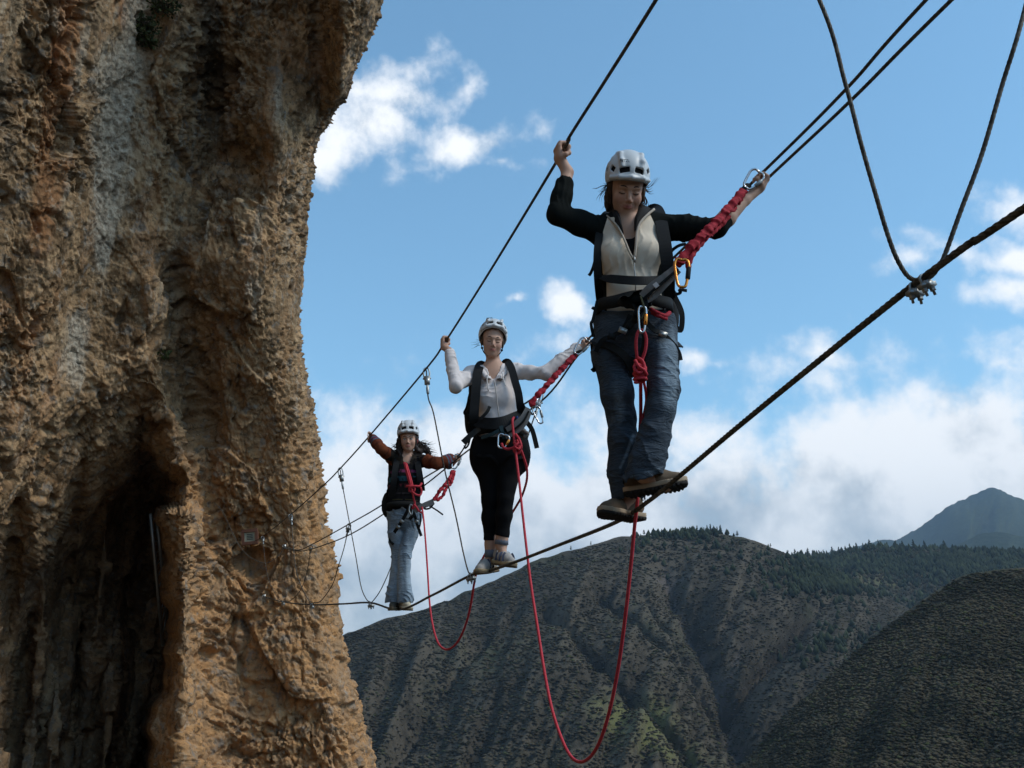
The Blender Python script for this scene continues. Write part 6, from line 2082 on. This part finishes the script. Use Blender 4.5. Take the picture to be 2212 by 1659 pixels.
# ================================================================== the farthest climber
def far_climber():
    Y0 = 9.46
    Q = lambda u, v, Y=Y0: P(u, v, Y)
    root = empty('person', P(862, 1317, Y0), 'farthest climber in rust striped sweater and pale flared jeans with long dark curls', 'person')
    bpy.context.view_layer.update()
    hd = Q(882, 948, 9.42)
    HM = rotm(3, 12, -3)
    H = Head(hd, HM, 1.03)
    shL, shR = Q(848, 990, 9.48), Q(908, 994, 9.48)
    elL, elR = Q(823, 969, 9.28), Q(943, 1001, 9.33)
    wrL, wrR = Q(807, 949, 9.40), Q(974, 993, 9.40)
    hipL, hipR = Q(855, 1112, 9.5), Q(893, 1112, 9.5)
    knL, knR = Q(861, 1200, 9.50), Q(874, 1200, 9.42)
    anL, anR = Q(850, 1292, 9.52), Q(874, 1290, 9.44)
    vx = Vox(Q(785, 1325) - Vector((.03, .4, .03)), Q(1000, 905) + Vector((.03, .4, .03)), .0070)
    H.solid(vx, smile=.2)
    vx.chain([Q(880, 1000, 9.5), Q(881, 985, 9.49), Q(882, 968, 9.46)], [.052, .045, .043], .03)
    vx.chain([Q(872, 1100), Q(873, 1060), Q(877, 1020), Q(879, 1000)], [.12, .10, .11, .11], .05, sy=1.6)
    vx.chain([shL, elL], [.04, .033], .03); vx.chain([elL, wrL], [.033, .024], .02)
    vx.chain([shR, elR], [.04, .033], .03); vx.chain([elR, wrR], [.033, .024], .02)
    for hp, kn, an in ((hipL, knL, anL), (hipR, knR, anR)):
        vx.chain([hp, kn, an], [.065, .043, .034], .03)
    vx.chain([anL, Q(850, 1309, 9.50)], [.032, .016], .01); vx.chain([anR, Q(876, 1308, 9.43)], [.032, .016], .01)
    grip_hand(vx, Q(797, 942, 9.46), wrL, handL[6] - handL[4], .95, thumb=-1)
    grip_hand(vx, Q(987, 988, 9.42), wrR, handA[7] - handA[5], .95, thumb=1)
    vx.mesh('skin_body', M_skin, root, attrs={'lip': H.lip, 'blush': H.blush})
    H.features(root, eyes_open=True, brow=1.15)
    vx = Vox(hd - Vector((.22, .16, .30)), hd + Vector((.26, .25, .14)), .008)
    vx.ell(H.w(0, -.026, .03), (.080, .092, .088), HM, .01)
    for q in (-1, 1):
        vx.chain([H.w(q * .072, -.01, .0), H.w(q * .078, -.02, -.06), H.w(q * .085, .0, -.12), H.w(q * .075, .02, -.17)], [.018, .026, .032, .028], .03)
    vx.chain([H.w(.085, -.03, -.07), H.w(.14, -.03, -.10), H.w(.18, -.03, -.14)], [.035, .035, .022], .03)
    vx.wrinkle(lambda p: (fbm(p * np.array([30, 30, 20]), 3) - .5) * .05)
    vx.mesh('hair', M_hair2, root)
    strands('hair_curls', root, [H.w(.09, -.02, -.05), H.w(.12, -.02, -.09), H.w(.15, -.02, -.12)], [(1, 0, .1), (1, 0, -.2), (.9, 0, -.5)], .13, 60, .0034, M_hair2, 24, wind=(.5, 0, .2), curl=.5, grav=.4)
    strands('hair_curls', root, [H.w(-.09, -.02, -.07), H.w(-.11, -.02, -.10)], [(-1, 0, .2), (-.8, 0, -.4)], .09, 34, .0034, M_hair2, 25, wind=(-.2, 0, .4), curl=.6, grav=.3)
    helmet(root, H, H.w(0, -.010, .058), rotm(3, 6, -3), 1.0, text='PETZL', strap=True)
    k = Bag(); k.ball(H.w(.078, -.002, -.02), (.012, .014, .03)); k.build('ear_flap', mat('dark_red_trim', (.20, .03, .03), .8), root)
    # sweater
    def band(v):
        return v[:, 2]
    M_sw = mat('striped_sweater', rough=1, spec=.05)
    N = NT(M_sw.node_tree)
    bs = N.new('ShaderNodeBsdfPrincipled'); out = N.new('ShaderNodeOutputMaterial'); N.l.new(bs.outputs[0], out.inputs[0])
    bs.inputs['Roughness'].default_value = 1; bs.inputs['Specular IOR Level'].default_value = .05
    arm = N.new('ShaderNodeAttribute', attribute_name='arm').outputs['Fac']
    z_ = N.new('ShaderNodeAttribute', attribute_name='run').outputs['Fac']
    rp = N.new('ShaderNodeValToRGB')
    rp.color_ramp.interpolation = 'CONSTANT'
    els = [(0, (.012, .011, .012)), (.10, (.05, .045, .02)), (.115, (.012, .011, .012)), (.22, (.06, .05, .05)), (.235, (.014, .012, .012)), (.33, (.10, .025, .03)), (.41, (.012, .012, .013)),
           (.46, (.03, .09, .12)), (.55, (.012, .012, .013)), (.62, (.13, .03, .08)), (.68, (.012, .012, .013)), (.80, (.03, .025, .02))]
    while len(rp.color_ramp.elements) > 1: rp.color_ramp.elements.remove(rp.color_ramp.elements[-1])
    rp.color_ramp.elements[0].position = 0; rp.color_ramp.elements[0].color = (*els[0][1], 1)
    for p_, c_ in els[1:]:
        e_ = rp.color_ramp.elements.new(p_); e_.color = (*c_, 1)
    N.put(rp.inputs[0], z_)
    ra = N.new('ShaderNodeValToRGB'); ra.color_ramp.interpolation = 'CONSTANT'
    while len(ra.color_ramp.elements) > 1: ra.color_ramp.elements.remove(ra.color_ramp.elements[-1])
    ra.color_ramp.elements[0].position = 0; ra.color_ramp.elements[0].color = (.012, .011, .012, 1)
    for p_, c_ in ((.20, (.03, .022, .02)), (.30, (.15, .042, .020)), (.42, (.10, .030, .018)), (.48, (.15, .045, .022)), (.60, (.10, .03, .02)), (.66, (.14, .04, .022)), (.80, (.07, .12, .16)), (.84, (.16, .04, .06)), (.90, (.07, .12, .16)), (.94, (.13, .04, .03))):
        e_ = ra.color_ramp.elements.new(p_); e_.color = (*c_, 1)
    N.put(ra.inputs[0], arm)
    pos = N.new('ShaderNodeNewGeometry').outputs['Position']
    blk = N.ss(N.noise(N.vm('MULTIPLY', pos, (22, 4, 10)), 1, 2), .44, .52)
    body = N.mix(blk, (.012, .011, .012), rp.outputs[0])
    N.l.new(N.mix(N.ss(arm, .12, .16), body, ra.outputs[0]), bs.inputs['Base Color'])
    bump(N, bs, N.noise(pos, 120, 3), .6, .003)
    vx = Vox(Q(795, 1108) - Vector((.03, .32, .03)), Q(992, 935) + Vector((.03, .35, .03)), .0068)
    vx.chain([Q(871, 1088), Q(873, 1060), Q(876, 1030), Q(879, 1003)], [.155, .138, .140, .125], .05, sy=1.45)
    vx.ell(Q(866, 1030, 9.38), (.05, .05, .05), None, .05); vx.ell(Q(890, 1030, 9.38), (.05, .05, .05), None, .05)
    vx.chain([shL, Q(870, 992)], [.054, .055], .04); vx.chain([shR, Q(888, 992)], [.054, .055], .04)
    vx.chain([shL, shL.lerp(elL, .5), elL], [.060, .056, .052], .03); vx.chain([elL, elL.lerp(wrL, .5), elL.lerp(wrL, .95)], [.052, .048, .046], .02)
    vx.chain([shR, shR.lerp(elR, .5), elR], [.060, .056, .052], .03); vx.chain([elR, elR.lerp(wrR, .5), elR.lerp(wrR, .95)], [.052, .052, .058], .02)
    vx.ell(elR.lerp(wrR, .85) - Vector((0, 0, .03)), (.04, .04, .05), None, .03)
    vx.cone(elL.lerp(wrL, 1.05), elL.lerp(wrL, 1.3), .036, .036, .003, cut=True)
    vx.cone(elR.lerp(wrR, 1.05), elR.lerp(wrR, 1.3), .042, .042, .003, cut=True)
    vx.cone(Q(881, 980, 9.42), Q(881, 996, 9.40), .055, .04, .006, cut=True)
    vx.wrinkle(folds(elL, wrL - elL, .006, 60, 5, .7))
    vx.wrinkle(lambda p: (fbm(p * np.array([14, 14, 9]) + 3, 3) - .5) * .020)
    def armf(v):
        def along(a, b):
            a, b = V3(a), V3(b); ab = b - a
            return ((v - a) @ ab) / (ab @ ab)
        l = np.where(v[:, 0] < Q(848, 990).x, np.where(along(elL, wrL) > 0, .55 + .45 * along(elL, wrL), .55 + .55 * np.minimum(along(elL, shL) * -1, 0)), 0)
        r = np.where(v[:, 0] > Q(908, 990).x, np.where(along(elR, wrR) > 0, .50 + .5 * along(elR, wrR), .50 - .36 * along(elR, shR)), 0)
        return np.clip(np.maximum(l, r), 0, 1) * (v[:, 2] > Q(880, 1030).z)
    z0, z1 = Q(872, 1096).z, Q(880, 985).z
    vx.mesh('sweater', M_sw, root, attrs={'arm': armf, 'run': lambda v: np.clip((v[:, 2] - z0) / (z1 - z0), 0, 1)})
    # jeans
    vx = Vox(Q(822, 1312) - Vector((.03, .3, .03)), Q(920, 1085) + Vector((.03, .3, .03)), .0062)
    vx.chain([Q(873, 1098), Q(874, 1118)], [.142, .150], .04, sy=1.5)
    vx.chain([hipL, Q(856, 1155), knL, Q(857, 1245, 9.51), Q(849, 1300, 9.52)], [.082, .074, .060, .062, .072], .012)
    vx.chain([hipR, Q(886, 1155, 9.46), knR, Q(873, 1245, 9.43), Q(875, 1298, 9.43)], [.082, .070, .056, .058, .070], .008)
    vx.cone(Q(849, 1300, 9.52), Q(848, 1330, 9.52), .064, .07, .003, cut=True); vx.cone(Q(875, 1300, 9.43), Q(876, 1330, 9.43), .064, .07, .003, cut=True)
    vx.all(lambda gp, f: np.maximum(np.maximum(f, (uv(gp)[1] - 1302) * .004), (1086 - uv(gp)[1]) * .004))
    vx.wrinkle(lambda p: (-.013 * (1 - np.abs(np.sin((p[:, 2] + p[:, 0] * .5) * 34 + fbm(p * 6, 2) * 10))) ** 2) * sst(fbm(p * 7 + 9, 2), .4, .6) + (fbm(p * np.array([13, 13, 8]) + 3, 3) - .5) * .014)
    def fade_and_crease_shade(v):
        U_, V_ = uv(v)
        return .5 + .4 * np.exp(-(((V_ - 1240) / 50) ** 2)) - .6 * np.exp(-((U_ - 872 - (V_ - 1150) * .03) / 4.0) ** 2) * (V_ > 1130)  # paler shins; shade between the legs painted as a dark line
    vx.mesh('jeans', M_jeans2, root, attrs={'worn': fade_and_crease_shade})
    M_u = mat('olive_canvas', (0.085, 0.075, 0.055), .9, fn=weave(120, .4, .001, .3))
    M_m = mat('cream_rubber', (0.50, 0.44, 0.32), .8, fn=weave(60, .2, .001, .15))
    M_o = mat('gum_rubber', (0.17, 0.13, 0.08), .85)
    M_l = mat('cream_lace', (.55, .52, .44), .9)
    shoe(root, Q(856, 1314, 9.62), Q(846, 1319, 9.40), (0, 0, 1), 1.4, (M_u, M_o, M_o, M_l), 7, wide=1.15, lug=False)
    shoe(root, Q(866, 1313, 9.55), Q(884, 1319, 9.33), (0, 0, 1), 1.4, (M_m, M_m, M_o, M_l), 8, wide=1.2, lug=False)
    bp = empty('backpack', Q(850, 1080, 9.62), 'small black pack at the hip of the farthest climber in the striped sweater', 'backpack')
    bpy.context.view_layer.update()
    vx = Vox(Q(810, 1130) - Vector((.03, .1, .03)), Q(915, 975) + Vector((.03, .5, .03)), .011)
    vx.rbox(Q(868, 1040, 9.66), (.13, .09, .20), None, .05, .01)
    vx.ell(Q(838, 1090, 9.55), (.065, .08, .125), None, .06)
    vx.wrinkle(lambda p: (fbm(p * 9, 3) - .5) * .03)
    vx.mesh('pack_body', M_nylon, bp)
    for pts in ([(862, 985, 9.55), (858, 992, 9.42), (854, 1015, 9.33), (850, 1045, 9.32), (845, 1075, 9.38)], [(898, 985, 9.55), (901, 994, 9.42), (905, 1015, 9.33), (909, 1040, 9.32), (912, 1060, 9.4)]):
        k = Bag(); k.ribbon([Q(*p_) for p_ in pts], .055, .014); k.build('shoulder_strap', M_nylon, bp)
    hn = empty('climbing_harness', Q(873, 1095, 9.32), 'black climbing harness crossing the pale jeans of the farthest climber', 'harness')
    bpy.context.view_layer.update()
    vs = []
    c0 = np.array(Q(873, 1094, 9.45))
    for t in np.linspace(0, 2 * math.pi, 49)[:-1]:
        o_ = np.array((math.cos(t) * .162, -math.sin(t) * .128, 0))
        for dz, dr in ((-.024, 0), (.024, 0), (.024, -.012), (-.024, -.012)):
            vs.append(c0 + o_ * (1 + dr / .16) + np.array((0, 0, dz)))
    k = Bag(); k.add(np.array(vs), np.stack([i_, j_, jjj, jj], -1).reshape(-1, 4)); k.build('waist_belt', M_web, hn)
    for pts, w_ in (([(886, 1090, 9.30), (876, 1112, 9.31), (862, 1135, 9.34), (852, 1150, 9.38), (846, 1160, 9.46)], .030), ([(888, 1094, 9.30), (897, 1118, 9.32), (902, 1135, 9.36), (910, 1158, 9.38)], .026),
                    ([(884, 1100, 9.30), (892, 1112, 9.30), (884, 1122, 9.31)], .030), ([(846, 1158, 9.42), (842, 1168, 9.42), (850, 1176, 9.4)], .022), ([(908, 1110, 9.38), (908, 1130, 9.38), (905, 1142, 9.38)], .014)):
        k = Bag(); k.ribbon([Q(*p_) for p_ in pts], w_, .010); k.build('leg_loop' if w_ > .025 else 'strap', M_web, hn)
    for c_ in ((868, 1126, 9.31), (900, 1126, 9.33), (860, 1138, 9.33)):
        k = Bag(); k.box(Q(*c_), (.018, .006, .014), np.array(Matrix.Rotation(.6, 3, 'Y'))); k.build('buckle', M_zinc, hn)
    k = Bag(); k.tube([Q(885, 1074 + 18, 9.28), Q(884, 1104, 9.27), Q(889, 1112, 9.27), Q(892, 1096, 9.28), Q(888, 1090, 9.28), Q(885, 1092, 9.28)], .008, 6, 4); k.build('belay_ring', M_zinc, hn)
    ln = empty('lanyard', Q(940, 1075, 9.25), 'red lanyard with twin gathered strands beside the farthest climber', 'lanyard')
    bpy.context.view_layer.update()
    k = Bag(); k.ribbon([Q(896, 1103, 9.28), Q(912, 1094, 9.26), Q(937, 1083, 9.25)], .050, .007); k.build('sling', M_greyweb, ln)
    crinkle_web('elastic_arm', ln, [Q(938, 1080, 9.25), Q(950, 1060, 9.26), Q(962, 1046, 9.28), Q(972, 1032, 9.32), Q(978, 1016, 9.36)], .034, .012, 31)
    crinkle_web('elastic_arm', ln, [Q(944, 1081, 9.25), Q(957, 1070, 9.26), Q(963, 1056, 9.28), Q(976, 1040, 9.32), Q(981, 1018, 9.36)], .030, .012, 32)
    carabiner('carabiner', ln, Q(990, 984, 9.36), Q(980, 1012, 9.35), .070, .007, M_chrome)
    k = Bag(); k.tube([Q(937, 1088, 9.26), Q(928, 1098, 9.26), Q(917, 1099, 9.26), Q(924, 1092, 9.26), Q(940, 1100, 9.26), Q(957, 1112, 9.26)], .008, 6, 4); k.build('cord_end', M_web, ln)
i_ = np.arange(48 * 4).reshape(48, 4); j_ = np.roll(i_, -1, 0); jj = np.roll(i_, -1, 1); jjj = np.roll(j_, -1, 1)
far_climber()

# ================================================================== red climbing ropes between the climbers
def rope_part(e, name, pts, r=.0080, sm=8, mat_=None):
    p = resample(catmull(pts, sm), .012)
    k = Bag(); k.tube(p, r, 10)
    return k.build(name, mat_ or M_rope, e)

def ropes():
    e = empty('climbing_rope', P(1385, 800, 4.3), 'long red rope knotted at the front climber and hanging in the deepest loop', 'rope', 'red ropes linking the climbers')
    bpy.context.view_layer.update()
    f = lambda lst: [P(*q) for q in lst]
    rope_part(e, 'hanging_line', f([(1384, 812, 4.31), (1384, 840, 4.36), (1384, 900, 4.47), (1381, 955, 4.53), (1379, 1020, 4.56), (1377, 1082, 4.56), (1371, 1135, 4.60), (1363, 1220, 4.66), (1351, 1330, 4.75), (1336, 1440, 4.88),
                     (1318, 1530, 5.0), (1298, 1596, 5.12), (1276, 1634, 5.28), (1253, 1646, 5.45), (1232, 1632, 5.6), (1212, 1592, 5.72), (1192, 1530, 5.85), (1176, 1450, 6.0), (1162, 1360, 6.15), (1148, 1270, 6.32),
                     (1138, 1190, 6.45), (1129, 1110, 6.56), (1121, 1035, 6.66), (1113, 968, 6.73), (1108, 925, 6.76), (1107, 908, 6.77), (1110, 902, 6.82)]))
    rope_part(e, 'loop', f([(1381, 792, 4.29), (1376, 770, 4.27), (1374, 742, 4.25), (1377, 720, 4.24), (1384, 712, 4.24), (1391, 716, 4.24), (1396, 732, 4.25), (1394, 756, 4.26), (1388, 775, 4.27), (1384, 794, 4.28)]), .0070)
    # stopper coils of the figure-of-eight knot
    c0 = P(1383, 808, 4.285)
    pts = []
    s = px(1, c0)
    for t in np.linspace(0, 4.6 * 2 * math.pi, 76):
        z = 13 * s - 30 * s * t / (4.6 * 2 * math.pi) * 1.0
        pts.append(Vector((c0.x + 12.5 * s * math.cos(t) + 1.2 * s * math.sin(t * .5), c0.y + 8 * s * math.sin(t), c0.z + z + .18 * 13 * s * math.cos(t))))
    rope_part(e, 'knot', pts, .0072, 2)
    rope_part(e, 'knot', f([(1389, 792, 4.27), (1374, 786, 4.262), (1370, 796, 4.26), (1380, 806, 4.255), (1392, 796, 4.262), (1388, 780, 4.265), (1376, 772, 4.265)]), .0072)
    rope_part(e, 'knot', f([(1372, 778, 4.26), (1380, 792, 4.25), (1392, 800, 4.255), (1397, 810, 4.27)]), .0072)
    rope_part(e, 'tail', f([(1390, 822, 4.31), (1395, 846, 4.36), (1396, 868, 4.42), (1391, 895, 4.47), (1385, 920, 4.49), (1381, 950, 4.50)]), .0064)
    carabiner('carabiner', e, P(1388, 664, 4.235), P(1387, 718, 4.235), .034, .0052, M_chrome, M_orange)
    e = empty('climbing_rope', P(1110, 962, 6.75), 'red rope knotted at the middle climber that loops down to the farthest climber', 'rope', 'red ropes linking the climbers')
    bpy.context.view_layer.update()
    rope_part(e, 'hanging_line', f([(1116, 950, 6.76), (1124, 968, 6.78), (1132, 990, 6.82), (1138, 1012, 6.86), (1138, 1036, 6.92), (1131, 1062, 7.0), (1122, 1082, 7.10), (1105, 1110, 7.18), (1080, 1150, 7.22), (1054, 1187, 7.22), (1040, 1212, 7.25),
                     (1030, 1236, 7.30), (1024, 1262, 7.38), (1018, 1300, 7.5), (1009, 1340, 7.65), (995, 1376, 7.85), (980, 1396, 8.0), (964, 1403, 8.2), (950, 1394, 8.35), (940, 1372, 8.5), (932, 1335, 8.65),
                     (927, 1290, 8.8), (924, 1240, 8.92), (920, 1180, 9.05), (916, 1130, 9.15), (913, 1105, 9.22), (911, 1092, 9.28)]))
    rope_part(e, 'loop', f([(1084, 958, 6.77), (1087, 966, 6.76), (1096, 970, 6.75), (1106, 968, 6.74), (1114, 964, 6.73)]), .0085)
    rope_part(e, 'knot', f([(1110, 956, 6.74), (1118, 962, 6.72), (1124, 972, 6.72), (1118, 980, 6.73), (1110, 972, 6.72), (1116, 960, 6.71), (1124, 958, 6.72), (1121, 970, 6.70), (1112, 966, 6.70)]), .009)
    rope_part(e, 'knot', f([(1120, 976, 6.73), (1126, 966, 6.71), (1122, 950, 6.72), (1114, 938, 6.75)]), .0085)
    e = empty('climbing_rope', P(887, 1055, 9.25), 'bundle of red rope tied across the chest of the farthest climber', 'rope', 'red ropes linking the climbers')
    bpy.context.view_layer.update()
    rope_part(e, 'strand', f([(873, 1000, 9.32), (877, 1015, 9.28), (882, 1035, 9.26), (889, 1056, 9.25), (893, 1074, 9.26), (896, 1088, 9.28), (893, 1100, 9.28)]), .0085)
    rope_part(e, 'strand', f([(878, 1002, 9.30), (883, 1018, 9.27), (888, 1036, 9.25), (892, 1052, 9.24)]), .0085)
    rope_part(e, 'strand', f([(876, 1000, 9.31), (879, 1016, 9.26), (885, 1036, 9.245), (888, 1050, 9.24)]), .008)
    rope_part(e, 'knot', f([(878, 1050, 9.25), (887, 1050, 9.22), (896, 1054, 9.21), (893, 1062, 9.22), (884, 1060, 9.22), (886, 1052, 9.20), (896, 1050, 9.20), (906, 1050, 9.22), (911, 1044, 9.24)]), .0095)
    rope_part(e, 'knot', f([(890, 1062, 9.21), (898, 1068, 9.22), (907, 1070, 9.23), (911, 1062, 9.24), (908, 1052, 9.23)]), .009)
    rope_part(e, 'strand', f([(891, 1100, 9.27), (894, 1090, 9.26), (900, 1096, 9.26), (905, 1104, 9.26), (912, 1108, 9.27)]), .0085)
ropes()
